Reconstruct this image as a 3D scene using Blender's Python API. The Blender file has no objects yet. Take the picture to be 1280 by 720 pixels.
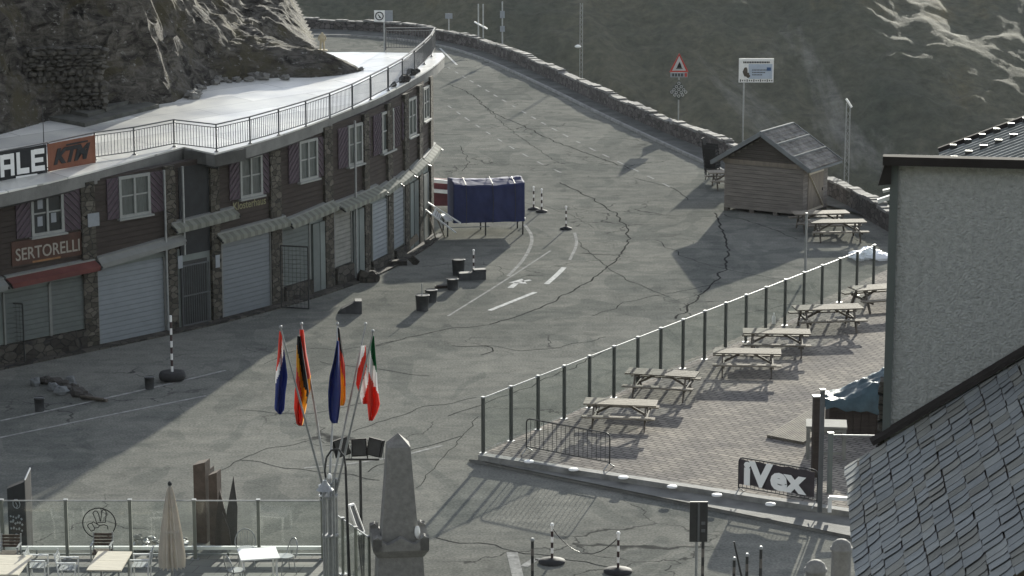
import bpy, math, random
from mathutils import Vector, Matrix, noise
random.seed(7)
sc = bpy.context.scene
COL = sc.collection
R = math.radians

# ------------------------------------------------------------------ camera geometry (used to survey the place)
F = 3160.; H = 21.; PITCH = math.atan(666 / 3160.)
CP, SP = math.cos(PITCH), math.sin(PITCH)
def ray(u, v):
    a = (u - 640) / F; b = -(v - 360) / F
    return (a, CP + b * SP, -SP + b * CP)
def G(u, v, z=0.):
    r = ray(u, v); t = (z - H) / r[2]
    return Vector((r[0] * t, r[1] * t, z))
def A(u, v, Y):
    r = ray(u, v); t = Y / r[1]
    return Vector((r[0] * t, Y, H + r[2] * t))
def zdeck(y): return 6.28 + .0475 * (y - 86.3)
def DK(u, v, up=0.):
    r = ray(u, v)
    t = (6.28 + up - .0475 * 86.3 - H) / (r[2] - .0475 * r[1])
    return Vector((r[0] * t, r[1] * t, H + r[2] * t))

# ------------------------------------------------------------------ materials
MATS = {}
def mat(name, col, rough=.85, var=.25, scale=3., bump=0., bscale=30., metal=0., spec=.3, col2=None, stretch=(1, 1, 1), emit=None):
    if name in MATS: return MATS[name]
    m = bpy.data.materials.new(name); m.use_nodes = True
    nt = m.node_tree; N = nt.nodes; L = nt.links
    b = N['Principled BSDF']
    b.inputs['Roughness'].default_value = rough
    b.inputs['Metallic'].default_value = metal
    b.inputs['Specular IOR Level'].default_value = spec
    tc = N.new('ShaderNodeTexCoord'); mp = N.new('ShaderNodeMapping')
    mp.inputs['Scale'].default_value = stretch
    L.new(tc.outputs['Object'], mp.inputs['Vector'])
    n1 = N.new('ShaderNodeTexNoise'); n1.inputs['Scale'].default_value = scale; n1.inputs['Detail'].default_value = 6
    n1.inputs['Roughness'].default_value = .65
    L.new(mp.outputs['Vector'], n1.inputs['Vector'])
    rp = N.new('ShaderNodeValToRGB')
    c = Vector(col)
    lo = c * (1 - var); hi = Vector(col2) if col2 else c * (1 + var)
    rp.color_ramp.elements[0].position = .32; rp.color_ramp.elements[1].position = .68
    rp.color_ramp.elements[0].color = (*lo, 1); rp.color_ramp.elements[1].color = (*hi, 1)
    L.new(n1.outputs['Fac'], rp.inputs['Fac']); L.new(rp.outputs['Color'], b.inputs['Base Color'])
    if bump:
        n2 = N.new('ShaderNodeTexNoise'); n2.inputs['Scale'].default_value = bscale; n2.inputs['Detail'].default_value = 5
        L.new(mp.outputs['Vector'], n2.inputs['Vector'])
        bp = N.new('ShaderNodeBump'); bp.inputs['Strength'].default_value = bump; bp.inputs['Distance'].default_value = .05
        L.new(n2.outputs['Fac'], bp.inputs['Height']); L.new(bp.outputs['Normal'], b.inputs['Normal'])
    MATS[name] = m
    return m

def nodes_of(name):
    m = bpy.data.materials.new(name); m.use_nodes = True
    MATS[name] = m
    return m, m.node_tree.nodes, m.node_tree.links, m.node_tree.nodes['Principled BSDF']

def asphalt_mat():
    m, N, L, b = nodes_of('asphalt')
    tc = N.new('ShaderNodeTexCoord')
    def nz(scale, st=(1, 1, 1), det=5, rot=0, dist=0):
        mp = N.new('ShaderNodeMapping'); mp.inputs['Scale'].default_value = st; mp.inputs['Rotation'].default_value = (0, 0, rot)
        L.new(tc.outputs['Object'], mp.inputs['Vector'])
        n = N.new('ShaderNodeTexNoise'); n.inputs['Scale'].default_value = scale; n.inputs['Detail'].default_value = det
        n.inputs['Distortion'].default_value = dist
        L.new(mp.outputs['Vector'], n.inputs['Vector']); return n
    def mixc(fac, a, bb, typ='MIX'):
        x = N.new('ShaderNodeMix'); x.data_type = 'RGBA'; x.blend_type = typ
        for s, vv in ((x.inputs[0], fac), (x.inputs[6], a), (x.inputs[7], bb)):
            if isinstance(vv, (tuple, float, int)): s.default_value = vv
            else: L.new(vv, s)
        return x.outputs[2]
    def ramp(src, p0, p1, c0=(0, 0, 0, 1), c1=(1, 1, 1, 1)):
        r = N.new('ShaderNodeValToRGB'); r.color_ramp.elements[0].position = p0; r.color_ramp.elements[1].position = p1
        r.color_ramp.elements[0].color = c0; r.color_ramp.elements[1].color = c1
        L.new(src, r.inputs['Fac']); return r.outputs['Color']
    base = ramp(nz(.09, det=4).outputs['Fac'], .35, .66, (.152, .153, .142, 1), (.20, .199, .183, 1))
    streak = ramp(nz(1.1, (.22, 1.6, 1), 6, R(-14), .4).outputs['Fac'], .3, .7, (.88, .89, .89, 1), (1.1, 1.09, 1.07, 1))
    c = mixc(.9, base, streak, 'MULTIPLY')
    patch = ramp(nz(.32, (1, .55, 1), 2, R(35), 1.4).outputs['Fac'], .54, .56, (1, 1, 1, 1), (.78, .8, .81, 1))
    c = mixc(.7, c, patch, 'MULTIPLY')
    mott = ramp(nz(1.3, (1, 1, 1), 7, 0, .8).outputs['Fac'], .34, .66, (.86, .87, .87, 1), (1.13, 1.13, 1.12, 1))
    c = mixc(.85, c, mott, 'MULTIPLY')
    stain = ramp(nz(.55, (1, 1, 1), 8, 0, 2.2).outputs['Fac'], .62, .74, (1, 1, 1, 1), (.8, .8, .8, 1))
    c = mixc(.8, c, stain, 'MULTIPLY')
    speck = ramp(nz(14, det=4).outputs['Fac'], .3, .7, (.66, .66, .66, 1), (1.32, 1.32, 1.3, 1))
    c = mixc(.75, c, speck, 'MULTIPLY')
    # fine crack web
    wn = nz(.8, det=4)
    add = N.new('ShaderNodeVectorMath'); add.operation = 'MULTIPLY_ADD'
    L.new(wn.outputs['Color'], add.inputs[0]); add.inputs[1].default_value = (2.2, 2.2, 0); L.new(tc.outputs['Object'], add.inputs[2])
    vo = N.new('ShaderNodeTexVoronoi'); vo.feature = 'DISTANCE_TO_EDGE'; vo.inputs['Scale'].default_value = .26
    L.new(add.outputs[0], vo.inputs['Vector'])
    cr = ramp(vo.outputs['Distance'], .003, .011, (1, 1, 1, 1), (0, 0, 0, 1))
    msk = ramp(nz(.12, det=2).outputs['Fac'], .52, .62)
    cm = mixc(1., cr, msk, 'MULTIPLY')
    c = mixc(cm, c, (.06, .06, .057, 1))
    L.new(c, b.inputs['Base Color'])
    b.inputs['Roughness'].default_value = 1.; b.inputs['Specular IOR Level'].default_value = 0.
    bp = N.new('ShaderNodeBump'); bp.inputs['Strength'].default_value = .35; bp.inputs['Distance'].default_value = .02
    L.new(nz(22, det=4).outputs['Fac'], bp.inputs['Height']); L.new(bp.outputs['Normal'], b.inputs['Normal'])
    return m

def brick_mat(name, c1, c2, mortar, bw, bh, rot=0., rough=.9, msize=.012, plane='XY', bump=.4):
    m, N, L, b = nodes_of(name)
    tc = N.new('ShaderNodeTexCoord'); mp = N.new('ShaderNodeMapping')
    mp.inputs['Rotation'].default_value = (0, 0, rot) if plane == 'XY' else (R(90), 0, 0)
    L.new(tc.outputs['Object'], mp.inputs['Vector'])
    br = N.new('ShaderNodeTexBrick'); br.inputs['Scale'].default_value = 1
    br.inputs['Brick Width'].default_value = bw; br.inputs['Row Height'].default_value = bh
    br.inputs['Mortar Size'].default_value = msize; br.inputs['Mortar Smooth'].default_value = .2
    br.inputs['Color1'].default_value = (*c1, 1); br.inputs['Color2'].default_value = (*c2, 1); br.inputs['Mortar'].default_value = (*mortar, 1)
    L.new(mp.outputs['Vector'], br.inputs['Vector'])
    n = N.new('ShaderNodeTexNoise'); n.inputs['Scale'].default_value = .5; n.inputs['Detail'].default_value = 8
    L.new(tc.outputs['Object'], n.inputs['Vector'])
    rp = N.new('ShaderNodeValToRGB'); rp.color_ramp.elements[0].color = (.7, .7, .72, 1); rp.color_ramp.elements[1].color = (1.25, 1.22, 1.15, 1)
    rp.color_ramp.elements[0].position = .3; rp.color_ramp.elements[1].position = .7
    L.new(n.outputs['Fac'], rp.inputs['Fac'])
    x = N.new('ShaderNodeMix'); x.data_type = 'RGBA'; x.blend_type = 'MULTIPLY'; x.inputs[0].default_value = 1
    L.new(br.outputs['Color'], x.inputs[6]); L.new(rp.outputs['Color'], x.inputs[7]); L.new(x.outputs[2], b.inputs['Base Color'])
    b.inputs['Roughness'].default_value = rough; b.inputs['Specular IOR Level'].default_value = .25
    bp = N.new('ShaderNodeBump'); bp.inputs['Strength'].default_value = bump; bp.inputs['Distance'].default_value = .02; bp.invert = True
    L.new(br.outputs['Fac'], bp.inputs['Height']); L.new(bp.outputs['Normal'], b.inputs['Normal'])
    return m

def stone_mat(name, c1, c2, scale=3., joint=.03, zs=1.6, dark=(.03, .03, .03)):
    """rubble masonry: voronoi cells with dark joints"""
    m, N, L, b = nodes_of(name)
    tc = N.new('ShaderNodeTexCoord'); mp = N.new('ShaderNodeMapping'); mp.inputs['Scale'].default_value = (1, 1, zs)
    L.new(tc.outputs['Object'], mp.inputs['Vector'])
    v1 = N.new('ShaderNodeTexVoronoi'); v1.inputs['Scale'].default_value = scale; L.new(mp.outputs['Vector'], v1.inputs['Vector'])
    v2 = N.new('ShaderNodeTexVoronoi'); v2.feature = 'DISTANCE_TO_EDGE'; v2.inputs['Scale'].default_value = scale; L.new(mp.outputs['Vector'], v2.inputs['Vector'])
    sep = N.new('ShaderNodeSeparateColor'); L.new(v1.outputs['Color'], sep.inputs[0])
    rp = N.new('ShaderNodeValToRGB'); rp.color_ramp.elements[0].color = (*c1, 1); rp.color_ramp.elements[1].color = (*c2, 1)
    L.new(sep.outputs[0], rp.inputs['Fac'])
    r2 = N.new('ShaderNodeValToRGB'); r2.color_ramp.elements[0].position = joint * .4; r2.color_ramp.elements[1].position = joint * 2
    L.new(v2.outputs['Distance'], r2.inputs['Fac'])
    x = N.new('ShaderNodeMix'); x.data_type = 'RGBA'; L.new(r2.outputs['Color'], x.inputs[0])
    x.inputs[6].default_value = (*dark, 1); L.new(rp.outputs['Color'], x.inputs[7])
    n = N.new('ShaderNodeTexNoise'); n.inputs['Scale'].default_value = 9; n.inputs['Detail'].default_value = 6; L.new(tc.outputs['Object'], n.inputs['Vector'])
    r3 = N.new('ShaderNodeValToRGB'); r3.color_ramp.elements[0].color = (.6, .6, .6, 1); r3.color_ramp.elements[1].color = (1.4, 1.4, 1.4, 1)
    L.new(n.outputs['Fac'], r3.inputs['Fac'])
    y = N.new('ShaderNodeMix'); y.data_type = 'RGBA'; y.blend_type = 'MULTIPLY'; y.inputs[0].default_value = 1
    L.new(x.outputs[2], y.inputs[6]); L.new(r3.outputs['Color'], y.inputs[7]); L.new(y.outputs[2], b.inputs['Base Color'])
    b.inputs['Roughness'].default_value = .92; b.inputs['Specular IOR Level'].default_value = .2
    bp = N.new('ShaderNodeBump'); bp.inputs['Strength'].default_value = .8; bp.inputs['Distance'].default_value = .06
    L.new(r2.outputs['Color'], bp.inputs['Height']); L.new(bp.outputs['Normal'], b.inputs['Normal'])
    return m

def glass_mat(name, tint=(.955, .975, .965), refl=.08, haze=.06):
    m, N, L, b = nodes_of(name)
    N.remove(b); out = [n for n in N if n.type == 'OUTPUT_MATERIAL'][0]
    t = N.new('ShaderNodeBsdfTransparent'); t.inputs[0].default_value = (*tint, 1)
    g = N.new('ShaderNodeBsdfGlossy'); g.inputs['Roughness'].default_value = .06
    d = N.new('ShaderNodeBsdfDiffuse')
    tc = N.new('ShaderNodeTexCoord'); nn = N.new('ShaderNodeTexNoise'); nn.inputs['Scale'].default_value = 2.5; nn.inputs['Detail'].default_value = 5
    L.new(tc.outputs['Object'], nn.inputs['Vector'])
    mr = N.new('ShaderNodeMapRange'); mr.inputs[1].default_value = .4; mr.inputs[2].default_value = .75; mr.inputs[3].default_value = haze * .4; mr.inputs[4].default_value = haze * 2
    L.new(nn.outputs['Fac'], mr.inputs[0])
    d.inputs[0].default_value = (.5, .52, .5, 1)
    lw = N.new('ShaderNodeLayerWeight'); lw.inputs[0].default_value = .5
    pw = N.new('ShaderNodeMath'); pw.operation = 'POWER'; pw.inputs[1].default_value = 4.
    L.new(lw.outputs['Facing'], pw.inputs[0])
    fr = N.new('ShaderNodeMapRange'); fr.inputs[3].default_value = .03; fr.inputs[4].default_value = .6; L.new(pw.outputs[0], fr.inputs[0])
    x1 = N.new('ShaderNodeMixShader'); L.new(mr.outputs[0], x1.inputs[0]); L.new(t.outputs[0], x1.inputs[1]); L.new(d.outputs[0], x1.inputs[2])
    x2 = N.new('ShaderNodeMixShader'); L.new(fr.outputs[0], x2.inputs[0]); L.new(x1.outputs[0], x2.inputs[1]); L.new(g.outputs[0], x2.inputs[2])
    L.new(x2.outputs[0], out.inputs[0])
    return m

# ------------------------------------------------------------------ mesh builder
class MB:
    def __init__(s): s.v = []; s.f = []; s.mi = []; s.sm = []
    def add(s, vs, fs, mi=0, smooth=False):
        o = len(s.v); s.v += [Vector(p) for p in vs]
        for f in fs: s.f.append([i + o for i in f]); s.mi.append(mi); s.sm.append(smooth)
        return s
    def hexa(s, p, mi=0):   # 8 points: bottom 4 (ccw), top 4
        return s.add(p, [(3, 2, 1, 0), (4, 5, 6, 7), (0, 1, 5, 4), (1, 2, 6, 5), (2, 3, 7, 6), (3, 0, 4, 7)], mi)
    def box(s, c, size, rz=0., mi=0, rot=None):
        M = rot if rot else Matrix.Rotation(rz, 3, 'Z')
        x, y, z = [k / 2 for k in size]; c = Vector(c)
        return s.hexa([c + M @ Vector(p) for p in ((-x, -y, -z), (x, -y, -z), (x, y, -z), (-x, y, -z), (-x, -y, z), (x, -y, z), (x, y, z), (-x, y, z))], mi)
    def bar(s, p0, p1, w, h=None, mi=0, up=(0, 0, 1)):
        h = h or w; p0 = Vector(p0); p1 = Vector(p1); d = (p1 - p0).normalized(); upv = Vector(up)
        if abs(d.dot(upv)) > .98: upv = Vector((1, 0, 0))
        a = d.cross(upv).normalized() * (w / 2); b = a.cross(d).normalized() * (h / 2)
        return s.hexa([p0 - a - b, p0 + a - b, p1 + a - b, p1 - a - b, p0 - a + b, p0 + a + b, p1 + a + b, p1 - a + b], mi)
    def tube(s, p0, p1, r0, r1=None, n=8, mi=0, caps=True):
        r1 = r0 if r1 is None else r1; p0 = Vector(p0); p1 = Vector(p1); d = (p1 - p0).normalized()
        u = Vector((1, 0, 0)) if abs(d.x) < .9 else Vector((0, 1, 0))
        a = d.cross(u).normalized(); b = d.cross(a)
        vs = []
        for p, r in ((p0, r0), (p1, r1)):
            for i in range(n):
                t = 2 * math.pi * i / n; vs.append(p + (a * math.cos(t) + b * math.sin(t)) * r)
        fs = [(i, (i + 1) % n, n + (i + 1) % n, n + i) for i in range(n)]
        s.add(vs, fs, mi, True)
        if caps:
            s.add(vs[:n], [tuple(range(n))[::-1]], mi); s.add(vs[n:], [tuple(range(n))], mi)
        return s
    def path(s, pts, r, n=6, mi=0, closed=False):
        pts = [Vector(p) for p in pts]
        m = len(pts)
        for i in range(m if closed else m - 1): s.tube(pts[i], pts[(i + 1) % m], r, r, n, mi)
        return s
    def lathe(s, prof, c=(0, 0, 0), n=16, mi=0):
        c = Vector(c); vs = []
        for r, z in prof:
            for i in range(n):
                t = 2 * math.pi * i / n; vs.append(c + Vector((r * math.cos(t), r * math.sin(t), z)))
        fs = []
        for k in range(len(prof) - 1):
            for i in range(n): fs.append((k * n + i, k * n + (i + 1) % n, (k + 1) * n + (i + 1) % n, (k + 1) * n + i))
        s.add(vs, fs, mi, True)
        s.add(vs[:n], [tuple(range(n))[::-1]], mi); s.add(vs[-n:], [tuple(range(n))], mi)
        return s
    def prism(s, poly, z0, z1, mi=0):   # poly: xy list
        n = len(poly)
        ar = sum(poly[i][0] * poly[(i + 1) % n][1] - poly[(i + 1) % n][0] * poly[i][1] for i in range(n))
        if ar < 0: poly = poly[::-1]
        f0 = z0 if callable(z0) else (lambda x, y: z0); f1 = z1 if callable(z1) else (lambda x, y: z1)
        vs = [(p[0], p[1], f0(p[0], p[1])) for p in poly] + [(p[0], p[1], f1(p[0], p[1])) for p in poly]
        fs = [tuple(range(n))[::-1], tuple(range(n, 2 * n))] + [(i, (i + 1) % n, n + (i + 1) % n, n + i) for i in range(n)]
        return s.add(vs, fs, mi)
    def slab(s, poly, d, mi=0):   # extrude a 3-D polygon by vector d
        n = len(poly); d = Vector(d); poly = [Vector(p) for p in poly]
        vs = poly + [p + d for p in poly]
        fs = [tuple(range(n))[::-1], tuple(range(n, 2 * n))] + [(i, (i + 1) % n, n + (i + 1) % n, n + i) for i in range(n)]
        return s.add(vs, fs, mi)
    def blob(s, c, r, seed=0, rough=.25, mi=0, flat=1.):
        """small faceted stone"""
        c = Vector(c); nu, nv = 8, 6; vs = []
        for j in range(nv + 1):
            for i in range(nu):
                th = math.pi * j / nv; ph = 2 * math.pi * i / nu
                d = Vector((math.sin(th) * math.cos(ph), math.sin(th) * math.sin(ph), math.cos(th)))
                k = 1 + rough * noise.noise(d * 1.7 + Vector((seed * 3.1, seed * 1.7, 0)))
                vs.append(c + Vector((d.x * r[0], d.y * r[1], d.z * r[2])) * k)
        fs = [(j * nu + i, (j + 1) * nu + i, (j + 1) * nu + (i + 1) % nu, j * nu + (i + 1) % nu) for j in range(nv) for i in range(nu)]
        return s.add(vs, fs, mi)
    def build(s, name, mats, parent=None, world=False, loc=None, at=None):
        me = bpy.data.meshes.new(name)
        off = Vector((0, 0, 0))
        if world and parent is not None:
            p = parent
            while p is not None: off += p.location; p = p.parent
        if loc is not None: off = Vector(loc)
        me.from_pydata([tuple(p - off) for p in s.v], [], s.f)
        if not isinstance(mats, (list, tuple)): mats = [mats]
        for m in mats: me.materials.append(m)
        me.polygons.foreach_set('material_index', s.mi)
        me.polygons.foreach_set('use_smooth', s.sm)
        import bmesh
        if 'tmp' not in s.__dict__ and len(s.f) < 60000:
            bm = bmesh.new(); bm.from_mesh(me); bmesh.ops.recalc_face_normals(bm, faces=bm.faces); bm.to_mesh(me); bm.free()
        me.update()
        o = bpy.data.objects.new(name, me); COL.objects.link(o)
        if loc is not None: o.location = loc
        if at is not None: o.location = at
        if parent is not None: o.parent = parent
        return o

def tag(o, label=None, cat=None, group=None, kind=None):
    if label: o['label'] = label
    if cat: o['category'] = cat
    if group: o['group'] = group
    if kind: o['kind'] = kind
    return o
def thing(name, label, cat, loc=(0, 0, 0), rz=0., group=None):
    o = bpy.data.objects.new(name, None); COL.objects.link(o); o.empty_display_size = .2
    o.location = loc; o.rotation_euler = (0, 0, rz)
    return tag(o, label, cat, group)
def copy_tree(o, parent=None):
    c = o.copy(); COL.objects.link(c)
    if parent is not None: c.parent = parent
    for ch in list(o.children): copy_tree(ch, c)
    return c
def text_mesh(s, size=1., bold=0., shear=0., ext=.01, sx=1., align='CENTER'):
    cu = bpy.data.curves.new('t', 'FONT'); cu.body = s; cu.size = size; cu.offset = bold; cu.shear = shear; cu.extrude = ext
    cu.align_x = align; cu.align_y = 'CENTER'; cu.resolution_u = 3
    ob = bpy.data.objects.new('t', cu); COL.objects.link(ob)
    dg = bpy.context.evaluated_depsgraph_get(); me = bpy.data.meshes.new_from_object(ob.evaluated_get(dg))
    mb = MB(); mb.v = [Vector((v.co.x * sx, v.co.y, v.co.z)) for v in me.vertices]
    mb.f = [list(p.vertices) for p in me.polygons]; mb.mi = [0] * len(mb.f); mb.sm = [False] * len(mb.f); mb.tmp = 1
    bpy.data.objects.remove(ob); bpy.data.curves.remove(cu); bpy.data.meshes.remove(me)
    return mb
def place(mb, origin, ax, ay):
    """map local xy(z) of a builder onto a plane: x along ax, y along ay"""
    ax = Vector(ax).normalized(); ay = Vector(ay).normalized(); az = ax.cross(ay); o = Vector(origin)
    mb.v = [o + ax * p.x + ay * p.y + az * p.z for p in mb.v]
    return mb

# palette
asphalt = asphalt_mat()
M_ = dict(
    concrete=mat('concrete', (.17, .17, .16), .9, .25, 1.2, .2, 14),
    deckc=brick_mat('deck_concrete', (.50, .50, .475), (.72, .72, .70), (.30, .30, .29), 5.5, 1.6, R(-42), .36, .025, bump=.25),
    darkconc=mat('dark_concrete', (.085, .085, .075), .9, .3, 2, .2, 14),
    pale=mat('pale_concrete', (.22, .22, .20), .9, .2, 2, .15, 20),
    kerbstone=mat('kerb_stone', (.22, .22, .21), .9, .3, 2, .2, 10),
    metal=mat('galvanised_metal', (.30, .31, .31), .5, .15, 6, 0, 1, .5, .4),
    rail=mat('rail_paint', (.10, .105, .11), .55, .15, 5),
    dark=mat('dark_metal', (.035, .036, .036), .5, .2, 5),
    black=mat('black_plastic', (.018, .018, .018), .95, .2, 5),
    white=mat('white_paint', (.78, .78, .76), .6, .06, 4),
    offwhite=mat('window_paint', (.26, .27, .255), .6, .1, 4),
    wood=mat('weathered_wood', (.20, .176, .142), .9, .35, 2.5, .2, 20, stretch=(1, 8, 8)),
    woodlt=mat('pale_wood', (.58, .52, .42), .8, .15, 2.5, .1, 20, stretch=(1, 8, 8)),
    wooddk=mat('dark_wood', (.045, .036, .031), .85, .3, 1.5, .15, 18, stretch=(1, 1, 7)),
    woodleg=mat('table_frame_wood', (.12, .105, .09), .85, .25, 3),
    hut=mat('hut_boards', (.20, .18, .16), .9, .3, 1.2, .15, 14, stretch=(1, 1, 9)),
    hutdoor=mat('hut_door_boards', (.21, .18, .145), .85, .22, 1.2, .15, 14, stretch=(6, 6, 1)),
    rust=mat('corten_steel', (.085, .065, .052), .85, .35, 3, .15, 20),
    shut=mat('roller_shutter_paint', (.22, .243, .26), .6, .08, 1.5),
    greypanel=mat('grey_panel_paint', (.14, .158, .15), .7, .12, 1.5),
    purple=mat('shutter_paint', (.082, .06, .074), .75, .15, 4),
    purplelt=mat('shutter_stripe_paint', (.12, .108, .115), .75, .12, 4),
    glassdk=mat('window_glass', (.03, .034, .036), .12, .3, 1.5, spec=.5),
    curtain=mat('window_glass_with_curtain', (.085, .098, .094), .25, .35, 3.5, spec=.5, stretch=(4, 4, .6)),
    red=mat('red_cloth', (.12, .042, .036), .85, .2, 2),
    maroon=mat('maroon_cloth', (.115, .035, .04), .8, .2, 2),
    stripeA=mat('awning_pale_cloth', (.20, .205, .175), .85, .12, 3),
    stripeB=mat('awning_dark_cloth', (.14, .145, .12), .85, .12, 3),
    beige=mat('awning_box_paint', (.19, .195, .185), .7, .1, 3),
    tarp=mat('blue_tarpaulin', (.028, .036, .10), .85, .18, 1.5, .25, 5),
    tarpgrey=mat('grey_blue_tarpaulin', (.045, .075, .09), .55, .3, 2, .3, 6),
    slate=mat('slate', (.195, .207, .21), .95, .2, 1.1, .3, 12, spec=.08),
    stucco=mat('stucco', (.46, .468, .452), .95, .22, 14, .9, 34),
    fascia=mat('dark_fascia', (.04, .036, .034), .95, .2, 3, spec=.05),
    tin=mat('zinc_sheet', (.62, .66, .68), .35, .08, 3, metal=.6, spec=.5),
    soil=mat('soil', (.07, .06, .048), .95, .4, .8, .6, 6),
    granite=mat('granite', (.19, .187, .176), .85, .2, 7, .2, 40),
    rubber=mat('tyre_rubber', (.025, .025, .026), .8, .2, 6),
    bucket=mat('dark_bucket', (.06, .062, .065), .75, .3, 4),
    parasol=mat('parasol_cloth', (.62, .58, .52), .9, .12, 3),
    orange=mat('orange_banner_cloth', (.20, .082, .05), .8, .12, 2),
    bannerblack=mat('black_banner_cloth', (.02, .022, .024), .7, .25, 3),
    bannergrey=mat('purple_grey_banner_cloth', (.05, .042, .048), .7, .2, 3),
    redpaint=mat('red_paint', (.42, .05, .04), .5, .1, 4),
    paintline=mat('road_paint', (.52, .52, .50), 1., .3, 5, spec=0.),
    paintold=mat('worn_road_paint', (.285, .285, .272), 1., .35, 4, spec=0.),
    seam=mat('bitumen_seam', (.045, .045, .043), 1., .3, 3, spec=0.),
    brownboard=mat('brown_signboard', (.075, .040, .029), .8, .2, 3),
    lettering=mat('cream_lettering', (.30, .28, .24), .7, .06, 4),
    yellowletter=mat('yellow_lettering', (.22, .21, .12), .7, .1, 4),
    flagblue=mat('blue_flag_cloth', (.035, .055, .21), .8, .15, 4),
    flagred=mat('red_flag_cloth', (.55, .065, .04), .8, .12, 4),
    flagwhite=mat('white_flag_cloth', (.70, .70, .70), .8, .06, 4),
    flagyellow=mat('yellow_flag_cloth', (.72, .36, .02), .8, .12, 4),
    flagblack=mat('black_flag_cloth', (.02, .02, .022), .8, .12, 4),
    flaggreen=mat('green_flag_cloth', (.02, .16, .07), .8, .12, 4),
    lens=mat('lamp_glass', (.08, .085, .09), .2, .2, 4, spec=.5),
    statue=mat('pale_statue_stone', (.40, .35, .25), .9, .2, 8),
    skyblue=mat('board_blue', (.05, .10, .22), .6, .1, 5),
    boardgrey=mat('board_grey', (.25, .27, .29), .6, .1, 5),
    green=mat('board_green', (.10, .16, .06), .7, .2, 5),
    tilefloor=brick_mat('terrace_tiles', (.14, .15, .14), (.18, .185, .17), (.09, .09, .085), .6, .6, R(12)),
    pavers=brick_mat('brick_pavers', (.205, .193, .18), (.295, .274, .25), (.125, .118, .11), .40, .2, R(38), msize=.028, rough=1.),
    rubble=stone_mat('rubble_masonry', (.05, .046, .037), (.125, .115, .095), 3.4),
    rubblewall=stone_mat('rubble_parapet', (.06, .053, .05), (.125, .115, .108), 2.2),
    darkrubble=stone_mat('dark_rubble', (.035, .032, .028), (.095, .088, .075), 2.6),
    glass=glass_mat('clear_glass', haze=.009),
)
M = M_
M['pavers'].node_tree.nodes['Principled BSDF'].inputs['Specular IOR Level'].default_value = .02
def vary(m, lo=.7, hi=1.2):
    nt_ = m.node_tree; b_ = nt_.nodes['Principled BSDF']; src = b_.inputs['Base Color'].links[0].from_socket
    oi = nt_.nodes.new('ShaderNodeObjectInfo'); mr_ = nt_.nodes.new('ShaderNodeMapRange'); mr_.inputs[3].default_value = lo; mr_.inputs[4].default_value = hi
    nt_.links.new(oi.outputs['Random'], mr_.inputs[0]); x = nt_.nodes.new('ShaderNodeVectorMath'); x.operation = 'SCALE'
    nt_.links.new(src, x.inputs[0]); nt_.links.new(mr_.outputs[0], x.inputs['Scale']); nt_.links.new(x.outputs[0], b_.inputs['Base Color'])
for k_ in ('wood', 'woodleg', 'shut', 'greypanel', 'curtain'): vary(M[k_], .72, 1.22)
M['deckc'].node_tree.nodes['Principled BSDF'].inputs['Specular IOR Level'].default_value = .9
def translucent(m, k=.5):
    nt_ = m.node_tree; b_ = nt_.nodes['Principled BSDF']; out = [n for n in nt_.nodes if n.type == 'OUTPUT_MATERIAL'][0]
    src = b_.inputs['Base Color'].links[0].from_socket
    t = nt_.nodes.new('ShaderNodeBsdfTranslucent'); nt_.links.new(src, t.inputs[0])
    x = nt_.nodes.new('ShaderNodeMixShader'); x.inputs[0].default_value = k
    nt_.links.new(b_.outputs[0], x.inputs[1]); nt_.links.new(t.outputs[0], x.inputs[2]); nt_.links.new(x.outputs[0], out.inputs[0])
for k_ in ('flagblue', 'flagred', 'flagwhite', 'flagyellow', 'flagblack', 'flaggreen'): translucent(M[k_], .4)
translucent(M['parasol'], .3)

# ------------------------------------------------------------------ world, sun, camera
SUN_EL, SUN_AZ = R(12.5), R(13)       # azimuth to the right of the viewing direction (+Y)
w = bpy.data.worlds.new('World'); sc.world = w; w.use_nodes = True
nt = w.node_tree; bg = nt.nodes['Background']
sk = nt.nodes.new('ShaderNodeTexSky'); sk.sky_type = 'NISHITA'; sk.sun_disc = False
sk.sun_elevation = SUN_EL; sk.sun_rotation = SUN_AZ; sk.altitude = 2700; sk.air_density = 1; sk.dust_density = .6
hs_ = nt.nodes.new('ShaderNodeHueSaturation'); hs_.inputs['Saturation'].default_value = .36
nt.links.new(sk.outputs[0], hs_.inputs['Color']); nt.links.new(hs_.outputs[0], bg.inputs[0]); bg.inputs[1].default_value = .15
sl = bpy.data.lights.new('sun', 'SUN'); sl.energy = 4.8; sl.angle = R(.5); sl.color = (1., .965, .85)
so = bpy.data.objects.new('sun', sl); COL.objects.link(so)
sd = Vector((math.sin(SUN_AZ) * math.cos(SUN_EL), math.cos(SUN_AZ) * math.cos(SUN_EL), math.sin(SUN_EL)))
so.rotation_euler = (-sd).to_track_quat('-Z', 'Y').to_euler()
cam = bpy.data.cameras.new('camera'); cam.sensor_width = 36; cam.lens = F / 1280 * 36; cam.clip_start = .5; cam.clip_end = 6000
co = bpy.data.objects.new('camera', cam); COL.objects.link(co); co.location = (0, 0, H); co.rotation_euler = (R(90) - PITCH, 0, 0)
sc.camera = co
vs = sc.view_settings; vs.view_transform = 'Standard'; vs.look = 'None'; vs.gamma = 1; vs.exposure = 1.2; vs.use_curve_mapping = False
sc.cycles.max_bounces = 6; sc.cycles.transparent_max_bounces = 16; sc.cycles.use_denoising = True

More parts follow.
